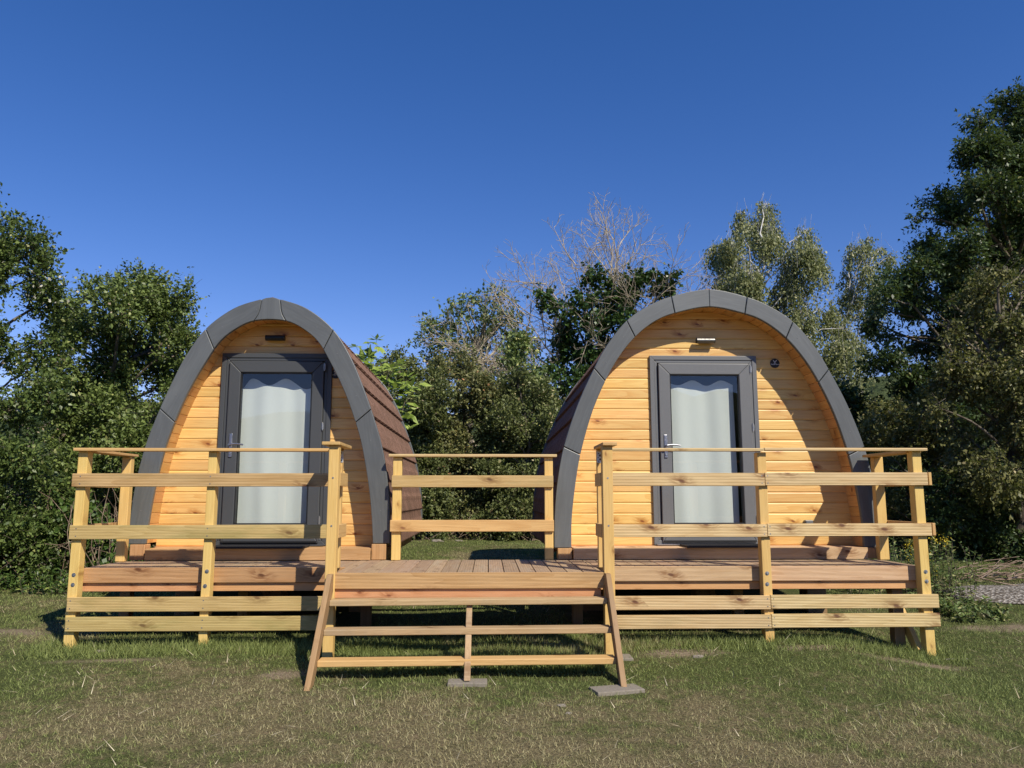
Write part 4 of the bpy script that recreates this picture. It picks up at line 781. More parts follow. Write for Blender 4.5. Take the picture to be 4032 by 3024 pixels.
block(-.27, .0, -.66, -.52, -.650, 'concrete block under the middle support of the stairs')
block(-.29, .00, -.30, -.14, -.632, 'concrete block in the shade behind the middle stair support')
block(.70, 1.04, -.79, -.62, -.676, 'pale concrete block under the foot of the right stair stringer', rz=.25)
block(.86, 1.11, -.05, .13, -.618, 'concrete block under the right landing post')
block(3.54, 3.92, .30, .50, -.712, 'flat concrete block under the far right corner post', rz=.1)
block(2.21, 2.50, .36, .52, -.600, 'small half buried block under the middle post of the right railing')

# ------------------------------------------------------------------ vegetation
def leafmat(name, c1, c2, c3=None, rough=.5, trans=.22, spec=.35, c3amt=.12):
    t = NT(name); r = t.attr('rnd', 'Fac')
    c = t.mix(t.ramp(r, (.1, .9)), c1, c2)
    if c3: c = t.mix(t.math('GREATER_THAN', r, 1 - c3amt), c, c3)
    p = t.princ(c, rough, 0, spec)
    tr = t.new('ShaderNodeBsdfTranslucent'); t.put(tr.inputs[0], t.mix(.5, c, (.16, .22, .03)))
    mx = t.new('ShaderNodeMixShader'); mx.inputs[0].default_value = trans; t.l.new(p, mx.inputs[1]); t.l.new(tr.outputs[0], mx.inputs[2])
    return t.done(mx.outputs[0])
def barkmat(name, a, b):
    t = NT(name); co = t.new('ShaderNodeTexCoord').outputs['Object']
    f = t.noise(t.vmath('MULTIPLY', co, (9., 9., 3.)), 1.0, 5, .7)
    return t.done(t.princ(t.mix(t.ramp(f, (.35, .65)), a, b), .9, 0, .2, t.bump(f, .6, .02)))
M['bark'] = barkmat('grey_brown_bark', (.07, .055, .04), (.20, .17, .13))
M['deadbark'] = barkmat('bleached_dead_twigs', (.26, .215, .15), (.54, .46, .34))
M['birchbark'] = barkmat('white_birch_bark', (.30, .28, .25), (.70, .68, .64))
M['bramble'] = barkmat('dry_bramble_stems', (.14, .09, .06), (.34, .26, .19))

def nrm(a): return a / np.maximum(1e-9, np.linalg.norm(a, axis=1, keepdims=True))
def leaf_mesh(P, D, N, L, W, rnd):
    """rhombic leaves: base P, direction D, normal N, length L, width W"""
    S = nrm(np.cross(D, N)); n = len(P); N2 = np.cross(S, D)
    L = L[:, None]; W = W[:, None]
    v = np.empty((n, 4, 3), np.float32)
    v[:, 0] = P; v[:, 1] = P + D * L * .45 + S * W * .5 + N2 * W * .12; v[:, 2] = P + D * L; v[:, 3] = P + D * L * .45 - S * W * .5 + N2 * W * .12
    return v.reshape(-1, 3), rnd
def quads(name, V, rnd, m, parent=None, per=4):
    n = len(V) // per; me = bpy.data.meshes.new(name)
    me.vertices.add(len(V)); me.vertices.foreach_set('co', V.astype(np.float32).ravel())
    me.loops.add(len(V)); me.loops.foreach_set('vertex_index', np.arange(len(V), dtype=np.int32))
    me.polygons.add(n); me.polygons.foreach_set('loop_start', np.arange(n, dtype=np.int32) * per)
    me.update(calc_edges=True)
    a = me.attributes.new('rnd', 'FLOAT', 'FACE'); a.data.foreach_set('value', rnd.astype(np.float32))
    return link(name, me, m, parent)
def tubes(name, segs, m, parent=None, n=5):
    """segs: list of (p0, p1, r0, r1)"""
    if not segs: return None
    A = np.array([s[0] for s in segs], float); B = np.array([s[1] for s in segs], float)
    r0 = np.array([s[2] for s in segs])[:, None]; r1 = np.array([s[3] for s in segs])[:, None]
    d = nrm(B - A); h = np.where(np.abs(d[:, 2:3]) < .9, np.array([[0, 0, 1.]]), np.array([[1., 0, 0]])); a = nrm(np.cross(d, h)); b = np.cross(d, a)
    k = len(segs); V = np.empty((k, 2 * n, 3), np.float32)
    for i in range(n):
        t = 2 * math.pi * i / n; o = a * math.cos(t) + b * math.sin(t)
        V[:, i] = A + o * r0; V[:, n + i] = B + o * r1
    idx = []
    base = (np.arange(k) * 2 * n)[:, None]
    for i in range(n): idx.append(base + np.array([[i, (i + 1) % n, n + (i + 1) % n, n + i]]))
    idx = np.concatenate(idx, 1).reshape(-1).astype(np.int32)
    me = bpy.data.meshes.new(name); me.vertices.add(k * 2 * n); me.vertices.foreach_set('co', V.ravel())
    me.loops.add(len(idx)); me.loops.foreach_set('vertex_index', idx)
    me.polygons.add(len(idx) // 4); me.polygons.foreach_set('loop_start', np.arange(len(idx) // 4, dtype=np.int32) * 4)
    me.polygons.foreach_set('use_smooth', np.ones(len(idx) // 4, bool)); me.update(calc_edges=True)
    return link(name, me, m, parent)
def limb(p0, p1, r0, r1, k=6, bend=.12, up=0.0):
    p0 = np.array(p0, float); p1 = np.array(p1, float); L = np.linalg.norm(p1 - p0)
    out = []; prev = p0; off = np.zeros(3)
    side = NR.normal(size=3); side /= np.linalg.norm(side)
    for i in range(1, k + 1):
        f = i / k; p = p0 + (p1 - p0) * f + side * L * bend * math.sin(f * math.pi) + NR.normal(size=3) * L * .018 * (i < k) + np.array([0, 0, up * L * math.sin(f * math.pi)])
        out.append((prev, p, r0 + (r1 - r0) * (i - 1) / k, r0 + (r1 - r0) * f)); prev = p
    return out

DK = 17.0
def foliage(clumps, dens, nl, tl, L, W, droop=0.0, jit=.10, sub=(9, .34), inner=.25, flat=0.0, spread=1.0):
    """leaves gathered on short twigs, twigs gathered in sub-clumps round each clump; returns leaf verts, rnd, sub-clump centres"""
    C = np.array(clumps, float); C[:, 3] *= 1.12; cs = []; rs = []; own = []
    for ci, (x, y, z, r) in enumerate(C):
        k = max(4, int(sub[0] * (.7 + .6 * NR.random())))
        d = nrm(NR.normal(size=(k, 3))); rr = r * (.28 + .50 * NR.random((k, 1)) ** .6)
        cs.append(np.array([x, y, z]) + d * rr * np.array([1, 1, 1 - flat])); rs.append(r * sub[1] * (.55 + .9 * NR.random(k))); own += [ci] * k
    cs = np.concatenate(cs); rs = np.concatenate(rs)
    # twigs per sub-clump by surface
    cnt = np.maximum(3, (dens * DK * 4 * math.pi * rs ** 2).astype(int)); idx = np.repeat(np.arange(len(cs)), cnt); T = len(idx)
    d = nrm(NR.normal(size=(T, 3))); rad = rs[idx][:, None] * (inner + (1 - inner) * NR.random((T, 1)) ** .5) * spread
    tp = cs[idx] + d * rad * np.array([1, 1, 1 - flat]); 
    dk = .35 if droop > .6 else 1.0
    td = nrm(d * .8 * dk + nrm(tp - C[np.array(own)[idx], :3]) * .7 * dk + NR.normal(size=(T, 3)) * .45 * dk + np.array([0, 0, .25 - droop * 1.8]))
    tr = NR.random(T); tlv = tl * (.6 + 1.0 * NR.random(T) ** 6 + .4 * NR.random(T))
    li_ = np.repeat(np.arange(T), nl); n = len(li_)
    f = NR.random((n, 1)); tdl = td[li_]
    P = tp[li_] + tdl * f * tlv[li_][:, None] + NR.normal(size=(n, 3)) * jit * tl * .6
    P[:, 2] -= droop * (f[:, 0] ** 2) * tl * .6
    D = nrm(tdl * .5 + NR.normal(size=(n, 3)) * .7 + np.array([0, 0, -.15 - droop]))
    N = nrm(NR.normal(size=(n, 3)) * .75 + np.array([0, 0, .9]))
    Ls = L * 1.12 * (.45 + 1.05 * NR.random(n) ** 1.3); Ws = Ls * W * 1.1
    V, _ = leaf_mesh(P, D, N, Ls, Ws, None)
    rnd = np.clip(.35 * tr[li_] + .65 * NR.random(n), 0, 1)
    return V, rnd, cs, rs, own, tp, td

def tree(name, label, cat, clumps, mat, bark, base=None, trunk_r=.14, dens=9, nl=9, tl=.22, L=.055, W=.55, group=None, specks=None, twigs=.06, trunk_top=.75, leafname='foliage', bare=0, **k):
    C = np.array(clumps, float)
    bx, by = base if base else (C[:, 0].mean(), C[:, 1].mean())
    bz = gz(bx, by); root = empty(name, (bx, by, bz), label, cat, group)
    V, rnd, cs, rs, own, tp, td = foliage(clumps, dens, nl, tl, L, W, **k)
    keep = V.reshape(-1, 4, 3)[:, :, 2].min(1) > hgt(V[::4, 0], V[::4, 1]) - .02
    # keep foliage out of the pods' shells
    c = V.reshape(-1, 4, 3).mean(1)
    for pcx, pw, ph in ((-2.127, 1.24, 2.54), (2.19, 1.60, 2.66)):
        ins = (np.abs(c[:, 0] - pcx) < pw * np.sqrt(np.clip(1 - (np.clip(c[:, 2], 0, 9) / ph) ** 2.6, 0, 1)) + .02) & (c[:, 1] > 1) & (c[:, 1] < 4.95)
        keep &= ~ins
    V = V.reshape(-1, 4, 3)[keep].reshape(-1, 3); rnd = rnd[keep]
    quads(leafname, V, rnd, mat, root); print('LEAVES', label[:40], len(rnd))
    # woody structure
    top = np.array([C[:, 0].mean() * .8 + bx * .2, C[:, 1].mean(), bz + (C[:, 2].max() - bz) * trunk_top])
    tr = limb((bx, by, bz - .1), top, trunk_r, trunk_r * .25, 9, .03); tubes('trunk', tr, bark, root, 8)
    node = [np.array(s[1]) for s in tr]; segs = []
    for ci, (x, y, z, r) in enumerate(C):
        c0 = np.array([x, y, z]); zt = z - .35 * math.hypot(x - bx, y - by) - .25 * (z - bz) * .5
        j = int(np.argmin([abs(q[2] - zt) for q in node])); a = node[j]
        segs += limb(a, c0, max(.012, trunk_r * .30), .010, 6, .08, .05)
        for q in [i for i, o in enumerate(own) if o == ci]:
            segs += limb(c0, cs[q], .009, .005, 3, .1)
            mask = None
    # twigs showing between the leaves
    T = len(tp); sel = NR.random(T) < twigs
    cidx = tp[sel]; dd = td[sel]
    for a, b in zip(cidx, dd):
        segs.append((a - b * tl * .8, a + b * tl * (.9 + .5 * NR.random()), .0035, .002))
    tubes('branches', segs, bark, root, 4)
    if specks:
        sm, cnt_, box, sL = specks
        q = tp[(tp[:, 0] > box[0]) & (tp[:, 0] < box[1]) & (tp[:, 2] > box[2]) & (tp[:, 2] < box[3])]
        if len(q):
            hot = q[NR.integers(0, len(q), 9)]
            P = hot[NR.integers(0, 9, cnt_)] + NR.normal(size=(cnt_, 3)) * np.array([.16, .2, .10]) + np.array([0, -.15, 0])
            Vs, _ = leaf_mesh(P, nrm(NR.normal(size=(cnt_, 3))), nrm(NR.normal(size=(cnt_, 3)) + np.array([0, -1, .5])), sL * (.6 + NR.random(cnt_)), sL * .7 * (.6 + NR.random(cnt_)), None)
            quads('blossom', Vs, NR.random(cnt_), sm, root)
    return root, C

G = {}
G['left'] = leafmat('blackthorn_leaves', (0.052, 0.086, 0.021), (0.172, 0.229, 0.060), (0.343, 0.360, 0.133), .42)
G['left2'] = leafmat('hazel_leaves', (0.083, 0.122, 0.030), (0.213, 0.273, 0.074), (0.360, 0.372, 0.131), .45)
G['hedge'] = leafmat('hawthorn_hedge_leaves', (0.076, 0.097, 0.033), (0.220, 0.243, 0.081), (0.419, 0.352, 0.181), .5, c3amt=.10)
G['hedge2'] = leafmat('olive_hedge_leaves', (0.093, 0.107, 0.039), (0.279, 0.267, 0.098), (0.605, 0.304, 0.153), .5, c3amt=.08)
G['round'] = leafmat('yellowing_ash_leaves', (0.110, 0.162, 0.054), (0.291, 0.358, 0.124), (0.924, 0.868, 0.338), .5, .35, c3amt=.13)
G['ivy'] = leafmat('dark_ivy_leaves', (0.022, 0.050, 0.014), (0.084, 0.147, 0.039), (0.140, 0.210, 0.070), .35, .15)
G['birch'] = leafmat('silver_birch_leaves', (0.146, 0.171, 0.071), (0.368, 0.378, 0.161), (0.582, 0.539, 0.287), .45, .35)
G['robinia'] = leafmat('robinia_leaves', (0.024, 0.049, 0.016), (0.089, 0.135, 0.041), (0.223, 0.216, 0.068), .45, .25, c3amt=.09)
G['thorn'] = leafmat('olive_hawthorn_leaves', (0.073, 0.081, 0.026), (0.231, 0.222, 0.071), (0.443, 0.359, 0.167), .5, .25, c3amt=.10)
G['dark'] = leafmat('dark_shrub_leaves', (0.023, 0.044, 0.013), (0.078, 0.124, 0.034), (0.156, 0.195, 0.065), .5, .2)  # dark green leaf tone, varied per leaf
G['elder'] = leafmat('bright_horse_chestnut_leaves', (.20, .29, .045), (.42, .52, .12), None, .4, .4)
G['speck'] = leafmat('white_bindweed_flowers', (.50, .47, .36), (.72, .70, .58), None, .6, .2)
G['tan'] = leafmat('faded_seed_clusters', (.30, .23, .15), (.46, .38, .26), None, .7, .2)
G['bram'] = leafmat('bramble_leaves', (0.034, 0.068, 0.016), (0.111, 0.182, 0.039), (0.260, 0.312, 0.078), .42, .2)

tg = 'trees and bushes behind the pods'
tree('blackthorn_tree', 'tall dark green tree at the left edge with pale blossom patches', 'tree', CL['A'], G['left'], M['bark'], (-7.2, 4.2), .13, dens=18, nl=9, tl=.20, L=.044, sub=(10, .34), specks=(G['speck'], 260, (-8, -5.2, 1.5, 4.2), .035))
tree('hazel_tree', 'bushy light green tree just left of the left pod', 'tree', CL['B'], G['left2'], M['bark'], (-6.2, 6.5), .12, dens=15, nl=9, tl=.24, L=.050, sub=(10, .34), specks=(G['tan'], 200, (-7, -5, 1.2, 3.4), .04))
tree('hedge_bush', 'bramble covered hedge bush beside the right flank of the left pod', 'bush', CL['Cl'], G['hedge'], M['bark'], dens=11, nl=10, tl=.26, L=.052, group=tg, sub=(10, .36), specks=(G['tan'], 120, (-3.5, -.5, .3, 2.5), .04), trunk_r=.09)
tree('hedge_bush', 'olive brown hedge bush under the round tree', 'bush', CL['Cm'], G['hedge2'], M['bark'], dens=11, nl=10, tl=.26, L=.052, group=tg, sub=(10, .36), trunk_r=.09, specks=(G['tan'], 80, (-3, 1, .3, 2.5), .04))
tree('hedge_bush', 'hedge bush against the dark left flank of the right pod', 'bush', CL['Cr'], G['hedge'], M['bark'], dens=11, nl=10, tl=.26, L=.052, group=tg, sub=(10, .36), trunk_r=.09)
tree('hedge_bush', 'dense hedge bush mostly hidden behind the left pod', 'bush', CL['Bk1'], G['hedge2'], M['bark'], dens=5, nl=7, tl=.3, L=.085, group=tg, trunk_r=.09)
tree('hedge_bush', 'dense hedge bush mostly hidden behind the right pod', 'bush', CL['Bk2'], G['dark'], M['bark'], dens=5, nl=7, tl=.3, L=.085, group=tg, trunk_r=.09)
tree('backdrop_tree', 'dark tree filling the hedge behind the two left edge trees', 'tree', CL['BL'], G['dark'], M['bark'], dens=3.5, nl=7, tl=.3, L=.085, trunk_r=.09)
tree('backdrop_tree', 'dark tree filling the shade low behind the right edge trees', 'tree', CL['BR'], G['dark'], M['bark'], dens=3.5, nl=7, tl=.3, L=.085, trunk_r=.09)
tree('ash_tree', 'round crowned tree with yellow flecks between the pods', 'tree', CL['D'], G['round'], M['deadbark'], (-.75, 16.5), .16, dens=1.25, nl=9, tl=.38, L=.10, W=.45, sub=(9, .36), twigs=.22)
tree('ash_sapling', 'grey green sapling left of the dark ivy beside the right pod', 'tree', CL['El'], G['round'], M['bark'], dens=6, nl=8, tl=.32, L=.085, sub=(9, .36), trunk_r=.06)
tree('birch_tree', 'tall silvery birch with drooping foliage above the right pod', 'birch', CL['F'], G['birch'], M['birchbark'], (7.2, 18.0), .12, dens=2.3, nl=14, tl=.62, L=.074, W=.55, droop=.85, jit=.14, sub=(12, .36), twigs=.06, trunk_top=.80)
tree('birch_tree', 'smaller silvery birch between the tall birch and the dark right tree', 'birch', CL['G'], G['birch'], M['birchbark'], (10.7, 19.0), .09, dens=2.3, nl=13, tl=.6, L=.074, W=.55, droop=.8, jit=.14, sub=(11, .36), twigs=.06, trunk_top=.80)
tree('robinia_tree', 'tall dark leafy tree reaching up the right edge', 'tree', CL['H'] + CL['H2'], G['robinia'], M['bark'], (10.3, 8.6), .2, dens=11, nl=10, tl=.30, L=.070, W=.42, flat=.30, sub=(9, .33), twigs=.05, droop=.1)
tree('hawthorn_tree', 'olive hawthorn with drooping branches at the right edge', 'tree', CL['I'], G['thorn'], M['bark'], (8.0, 5.6), .12, dens=12, nl=9, tl=.26, L=.048, W=.6, droop=.45, sub=(10, .33), specks=(G['tan'], 90, (6, 9, .8, 3.5), .03))
tree('shrub', 'olive green shrub right behind the right corner of the deck', 'shrub', CL['J1'], G['thorn'], M['bark'], dens=10, nl=8, tl=.22, L=.055, sub=(10, .36), trunk_r=.07)
tree('shrub', 'low dark shrub above the gravel on the right bank', 'shrub', CL['J2'], G['dark'], M['bark'], dens=11, nl=8, tl=.2, L=.055, sub=(10, .36), trunk_r=.07)

# dead tree with ivy
dt = empty('dead_tree', (2.9, 14.2, gz(2.9, 14.2)), 'bare dead tree with pale twigs partly clothed in dark ivy', 'dead tree')
segs = []; base = (2.9, 14.2, gz(2.9, 14.2) - .1)
stem = limb(base, (3.0, 14.2, 4.6), .15, .06, 10, .03); tubes('trunk', stem, M['deadbark'], dt, 8)
def grow(p, d, L, r, depth):
    k = 6 if depth > 1 else 4; q = np.array(p, float); dr = np.array(d, float)
    for i in range(k):
        dr = dr + NR.normal(size=3) * (.10 if depth > 1 else .2) + np.array([0, 0, .05]); dr /= np.linalg.norm(dr); q2 = q + dr * L / k
        segs.append((q, q2, max(.0042, r * (1 - .13 * i)), max(.0035, r * (1 - .13 * (i + 1))))); q = q2
        if depth > 0 and (i > 0 or depth == 3):
         for _ in range(2 if depth < 3 and NR.random() < .5 else 1):
            nd = dr * .9 + NR.normal(size=3) * np.array([.62, .4, .5]); nd /= np.linalg.norm(nd); grow(q, nd, L * (.42 + .22 * NR.random()) * (1 - .05 * i), r * .45, depth - 1)
for (dx, dz, L, k) in [(-.05, 1, 2.9, 9), (-.30, 1, 2.8, 8), (.28, 1, 2.6, 8), (-.60, 1, 2.7, 7), (.62, 1, 2.5, 7), (-1.0, .85, 2.7, 6), (1.05, .75, 2.5, 6), (-1.3, .55, 2.4, 5), (1.4, .45, 2.3, 5), (-1.3, .15, 2.1, 4), (-.8, 1, 2.6, 7), (.15, 1, 2.7, 9), (-1.1, .6, 3.0, 5), (1.2, .8, 2.7, 7), (-.45, 1, 3.0, 6), (.45, 1, 2.8, 6), (-1.25, .9, 3.1, 6), (-1.4, .35, 2.9, 4)]:
    v = np.array([dx, NR.normal() * .2, dz]); v /= np.linalg.norm(v); grow(stem[k][1], v, L * 1.14, .042, 3)
tubes('branches', segs, M['deadbark'], dt, 4)
V, rnd, *_ = foliage(CL['Eivy'], 3.6, 9, .26, .085, .75, sub=(10, .36))
quads('ivy', V, rnd, G['ivy'], dt)

# bright sapling behind the left pod: palmate leaves on arching shoots
sp = empty('chestnut_sapling', (-1.9, 5.6, gz(-1.9, 5.6)), 'bright yellow green leafy shoots poking out behind the left pod roof', 'sapling')
segs = []; LP = []; LD = []; LN = []; LL_ = []
for (tx, ty, tz) in ((-1.98, 5.6, 2.80), (-1.80, 5.5, 2.88), (-1.66, 5.6, 2.62), (-1.48, 5.5, 2.50), (-1.36, 5.7, 2.34), (-1.26, 5.6, 2.26), (-1.6, 5.8, 2.45), (-1.9, 5.9, 2.65), (-1.42, 5.9, 2.25), (-1.22, 5.5, 2.14), (-1.75, 5.4, 2.55)):
    sg = limb((-1.9 + NR.normal() * .05, 5.6, 0.4), (tx, ty, tz), .016, .005, 8, .06, .06); segs += sg
    for s in sg[4:]:
        for _ in range(3):
            c0 = np.array(s[1]) + NR.normal(size=3) * .05; pd = NR.normal(size=3) * .6 + np.array([.35, -.1, .35]); pd /= np.linalg.norm(pd); hub = c0 + pd * .10
            segs.append((c0, hub, .003, .002)); ax = np.cross(pd, [0, 0, 1.]); ax /= np.linalg.norm(ax) + 1e-9
            nn_ = np.array([.25, -.75, .8]) + NR.normal(size=3) * .3
            for a in (-1.1, -.55, 0, .55, 1.1):
                d = pd * math.cos(a) + ax * math.sin(a) + np.array([0, 0, -.35]); LP.append(hub); LD.append(d / np.linalg.norm(d)); LN.append(nn_ / np.linalg.norm(nn_)); LL_.append(.20 * (1 - .25 * abs(a)) * (.8 + .4 * NR.random()))
LL_ = np.array(LL_); V, _ = leaf_mesh(np.array(LP), np.array(LD), np.array(LN), LL_, LL_ * .36, None)
quads('foliage', V, NR.random(len(LL_)), G['elder'], sp); segs.append(((-1.9, 5.6, gz(-1.9, 5.6) - .05), (-1.9, 5.6, .42), .03, .02)); tubes('stems', segs, M['bark'], sp, 5)

# brambles and dry stems at the foot of the left hedge
def bramble(x0, x1, y0, y1, h, n, label, mat=G['bram'], L=.055, stems=120, ht=.7):
    cl = [(NR.uniform(x0, x1), yy, gz((x0 + x1) / 2, yy) + NR.uniform(.05, h), NR.uniform(.16, .30)) for yy in [NR.uniform(y0, y1) for _ in range(n)]]
    root = empty('bramble_bush', ((x0 + x1) / 2, (y0 + y1) / 2, gz((x0 + x1) / 2, (y0 + y1) / 2)), label, 'bramble')
    V, rnd, cs, rs, own, tp, td = foliage(cl, 4.5, 8, .16, L, .7, sub=(7, .4))
    k = V.reshape(-1, 4, 3)[:, 0, 2] > hgt(V[::4, 0], V[::4, 1]); quads('foliage', V.reshape(-1, 4, 3)[k].reshape(-1, 3), rnd[k], mat, root)
    sg = []
    for _ in range(stems):
        x = NR.uniform(x0, x1); y = NR.uniform(y0 - .1, y1); z = gz(x, y); a = NR.normal(size=2) * .22
        tip = (x + a[0] * 1.6, y + a[1] - .05, z + ht * (.4 + .8 * NR.random())); sg += limb((x, y, z), tip, .006, .003, 5, .18)
        if NR.random() < .6:
            m_ = sg[-3][1]; sg += limb(m_, np.array(m_) + NR.normal(size=3) * .22, .004, .002, 3, .1)
    tubes('stems', sg, M['bramble'], root, 4)
bramble(-7.6, -5.9, 3.3, 4.2, .65, 20, 'tangled bramble under the left edge tree')
bramble(-5.9, -4.6, 3.6, 4.6, .7, 18, 'thorny stems and leaves around the old fence post', stems=110, ht=1.0)
bramble(-5.2, -3.7, 5.2, 6.4, .8, 18, 'leafy bramble seen through the left end railing')
bramble(-2.4, .4, 9.0, 9.7, .45, 22, 'low scrub at the hedge foot left of the gap between the pods', G['hedge'], .05, 90, .5)
bramble(.3, 2.4, 9.0, 9.7, .45, 18, 'low scrub at the hedge foot right of the gap between the pods', G['hedge2'], .05, 70, .5)
# old fence post
gp = empty('fence_post', (-5.72, 4.05, gz(-5.72, 4.05)), 'weathered split wooden fence post among the brambles', 'fence post')
m = MB(); z0 = gz(-5.72, 4.05)
prev = Vector((-5.70, 4.05, z0 - .05)); pr = .062
for i in range(1, 9):
    f = i / 8; p = Vector((-5.70 - .07 * f + .008 * math.sin(i * 2.1), 4.05, z0 + .80 * f)); r_ = .062 - .022 * f + .006 * math.sin(i * 1.7)
    m.cyl(prev, p, pr, r_, n=9); prev = p; pr = r_
m.build('pole', M['rough'], gp)
m = MB(); m.cyl(prev, prev + Vector((.01, 0, .10)), pr * .5, .004, n=5); m.build('split_tip', M['rough'], gp)

# weeds beside the right corner, brush pile
def weeds(x0, x1, y0, y1, n, h, label, yellow=0, name='weed_clump', mat=G['dark'], L=.045):
    root = empty(name, ((x0 + x1) / 2, (y0 + y1) / 2, gz((x0 + x1) / 2, (y0 + y1) / 2)), label, 'weeds'); sg = []; P = []; D = []
    tips = []
    for _ in range(n):
        x = NR.uniform(x0, x1); y = NR.uniform(y0, y1); z = gz(x, y); hh = h * (.45 + .65 * NR.random()); tip = np.array([x + NR.normal() * .09, y + NR.normal() * .09, z + hh])
        s = limb((x, y, z), tip, .004, .0015, 5, .06); sg += s; tips.append(tip)
        for q in s:
            for _ in range(7):
                f = NR.random(); p = np.array(q[0]) * (1 - f) + np.array(q[1]) * f; d = NR.normal(size=3) * np.array([1, 1, .4]) + np.array([0, 0, .35]); P.append(p); D.append(d / np.linalg.norm(d))
    P = np.array(P); D = np.array(D); k = len(P); l = L * (.6 + .8 * NR.random(k))
    V, _ = leaf_mesh(P, D, nrm(NR.normal(size=(k, 3)) * .6 + np.array([0, -.3, 1.])), l, l * .38, None)
    quads('foliage', V, NR.random(k), mat, root); tubes('stems', sg, M['bark'], root, 4)
    if yellow:
        T_ = np.array(tips)[:yellow]; P = np.repeat(T_, 26, 0) + NR.normal(size=(len(T_) * 26, 3)) * np.array([.03, .03, .035]); k = len(P)
        V, _ = leaf_mesh(P, nrm(NR.normal(size=(k, 3))), nrm(NR.normal(size=(k, 3)) + np.array([0, -1, 1.])), np.full(k, .018), np.full(k, .015), None)
        quads('flower_head', V, NR.random(k), G['yellow'], root)
G['yellow'] = leafmat('yellow_ragwort_flowers', (.50, .38, .02), (.75, .58, .04), None, .6, .2)
G['weed'] = leafmat('rank_weed_leaves', (0.078, 0.124, 0.031), (0.202, 0.271, 0.078), (0.403, 0.388, 0.155), .55, .3)
weeds(4.75, 5.35, 2.3, 3.6, 90, .62, 'weeds with small yellow flowers beside the far right corner post', 12, mat=G['weed'])
weeds(4.1, 4.8, 2.6, 4.2, 80, .55, 'tall green weeds behind the right end railing', 0, mat=G['weed'])
weeds(4.6, 5.15, 1.5, 2.2, 60, .14, 'short rank weeds edging the gravel strip', 0, mat=G['weed'])
weeds(-5.9, -4.2, 2.9, 3.7, 110, .22, 'low nettles in front of the bramble hedge', 0, mat=G['bram'])
bp = empty('brush_pile', (7.4, 3.6, gz(7.4, 3.6)), 'pile of dry cut branches lying above the gravel', 'brush pile'); sg = []
for _ in range(190):
    x = NR.uniform(5.9, 9.5); y = NR.uniform(3.15, 3.9); z = gz(x, y) + abs(NR.normal()) * .09 + .01; a = NR.normal() * .5
    L_ = NR.uniform(.4, 1.3); tip = (x + math.cos(a) * L_, y + math.sin(a) * L_ * .5, z + NR.normal() * .09 + .05); sg += limb((x, y, z), tip, .008, .003, 5, .09)
tubes('branches', sg, M['bramble'], bp, 5)

# ------------------------------------------------------------------ grass
t = NT('grass_blades'); geo = t.new('ShaderNodeNewGeometry').outputs['Position']; r = t.attr('rnd', 'Fac')
tone = lawn_tone(t, geo)
tn = t.ramp(t.math('ADD', tone, t.math('MULTIPLY', t.math('SUBTRACT', r, .5), .6)), (.25, .75))
gcol = t.mix(r, (.115, .150, .038), (.345, .395, .130)); dcol = t.mix(r, (.22, .190, .088), (.60, .54, .29))
c = t.mix(tn, dcol, gcol)
p = t.princ(c, .6, 0, .25); tr = t.new('ShaderNodeBsdfTranslucent'); t.put(tr.inputs[0], c); mx = t.new('ShaderNodeMixShader'); mx.inputs[0].default_value = .3
t.l.new(p, mx.inputs[1]); t.l.new(tr.outputs[0], mx.inputs[2]); M['grass'] = t.done(mx.outputs[0])
def blades(n, xr, yfun, hfun, name, label, wk=1.0, lean=1.15, box=None, mt=None):
    x = NR.uniform(*xr, n); y = yfun(n)
    if box is None:
        k = np.abs(x) < (y + 6.1) * .78 + .6; x = x[k]; y = y[k]
    k = ~((y > 1.3) & (y < 4.95) & (((x > -3.2) & (x < -1.05)) | ((x > .75) & (x < 3.6)))) ; x = x[k]; y = y[k]
    k = ~((x > 5.35) & (y > 2.25) & (y < 3.2) & (NR.random(len(x)) < .93)) & (NR.random(len(x)) > soil(x, y) * .93); x = x[k]; y = y[k]
    n = len(x); z = hgt(x, y) - .004; h = hfun(x, y, n); az = NR.uniform(0, 2 * math.pi, n); ln = np.clip(lean * NR.random(n) ** .5, 0, 1.1)
    tip = np.stack([x + np.cos(az) * h * ln, y + np.sin(az) * h * ln, z + h * np.sqrt(np.clip(1 - ln ** 2 * .8, .1, 1))], 1)
    w = (.0012 + .00030 * (y + 6.1)) * wk * (.7 + .6 * NR.random(n)); wa = NR.uniform(0, math.pi, n)
    s = np.stack([np.cos(wa) * w, np.sin(wa) * w, np.zeros(n)], 1); b = np.stack([x, y, z], 1)
    V = np.stack([b - s, b + s, tip], 1).reshape(-1, 3)
    o = quads(name, V, NR.random(n), mt or M['grass'], None, 3); tag(o, label, 'grass', kind='stuff')
def ydist(a, b):
    return lambda n: (a + 6.1) * ((b + 6.1) / (a + 6.1)) ** NR.random(n) - 6.1
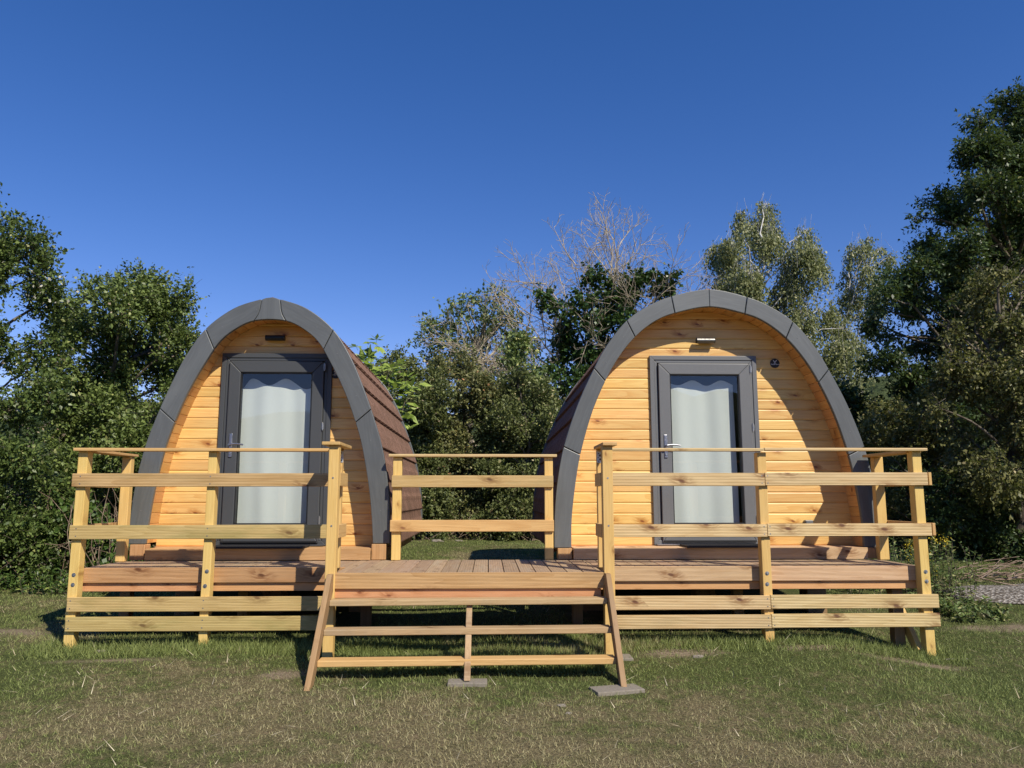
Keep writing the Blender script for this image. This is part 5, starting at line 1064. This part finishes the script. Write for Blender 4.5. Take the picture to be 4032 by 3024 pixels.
def patch(x, y): return .5 + .5 * np.sin(x * 1.7 + np.sin(y * 2.3) * 1.3) * np.sin(y * 1.9 + np.sin(x * 1.1))
blades(860000, (-9, 9), ydist(-1.95, 9), lambda x, y, n: (.010 + .032 * NR.random(n) ** 1.6) * (.8 + .5 * patch(x, y)), 'grass', 'short mown grass blades over the lawn')
def yu(a, b): return lambda n: NR.uniform(a, b, n)
blades(26000, (-1.15, .88), yu(-.32, .75), lambda x, y, n: .04 + .13 * NR.random(n) * patch(x * 2, y * 3 + 1), 'grass', 'longer unmown grass under the stairs', 1.2, .8, 1)
blades(20000, (-3.6, 3.9), yu(.12, .62), lambda x, y, n: .03 + .07 * NR.random(n), 'grass', 'uncut grass along the lower railing slats', 1.0, .8, 1)
t = NT('dry_straw'); r = t.attr('rnd', 'Fac'); M['straw'] = t.done(t.princ(t.mix(r, (.34, .28, .16), (.68, .60, .42)), .7, 0, .2))
blades(1500, (-6, 6), ydist(-1.9, 4), lambda x, y, n: .04 + .07 * NR.random(n), 'straw', 'loose pale straw stalks lying on the lawn', 1.15, 1.6, None, M['straw'])
# stray pale stones and scraps in the lawn
for i, (x, y, s, lb) in enumerate(((.47, -1.02, .022, 'pale stone in the lawn right of centre'), (.50, -1.15, .014, 'tiny pale pebble beside the larger stone'), (1.62, .02, .03, 'flat pale stone near the right pod slats'), (-3.05, .30, .03, 'flat stone by the foot of the left corner post'), (-.95, 8.6, .08, 'white stone at the hedge foot'), (-.55, 8.7, .05, 'small white stone right of the hedge foot stone'))):
    bm = bmesh.new(); bmesh.ops.create_icosphere(bm, subdivisions=3, radius=1)
    for v in bm.verts: v.co *= 1 + .35 * mnoise.noise(v.co * 1.7 + Vector((i * 5, 0, 0))); v.co.z *= .5; v.co.x *= 1.4
    me = bpy.data.meshes.new('stone'); bm.to_mesh(me); bm.free(); me.materials.append(M['conc']); o = bpy.data.objects.new('stone', me); col.objects.link(o)
    o.scale = (s, s, s); o.location = (x, y, gz(x, y) + s * .1); tag(o, lb, 'stone')
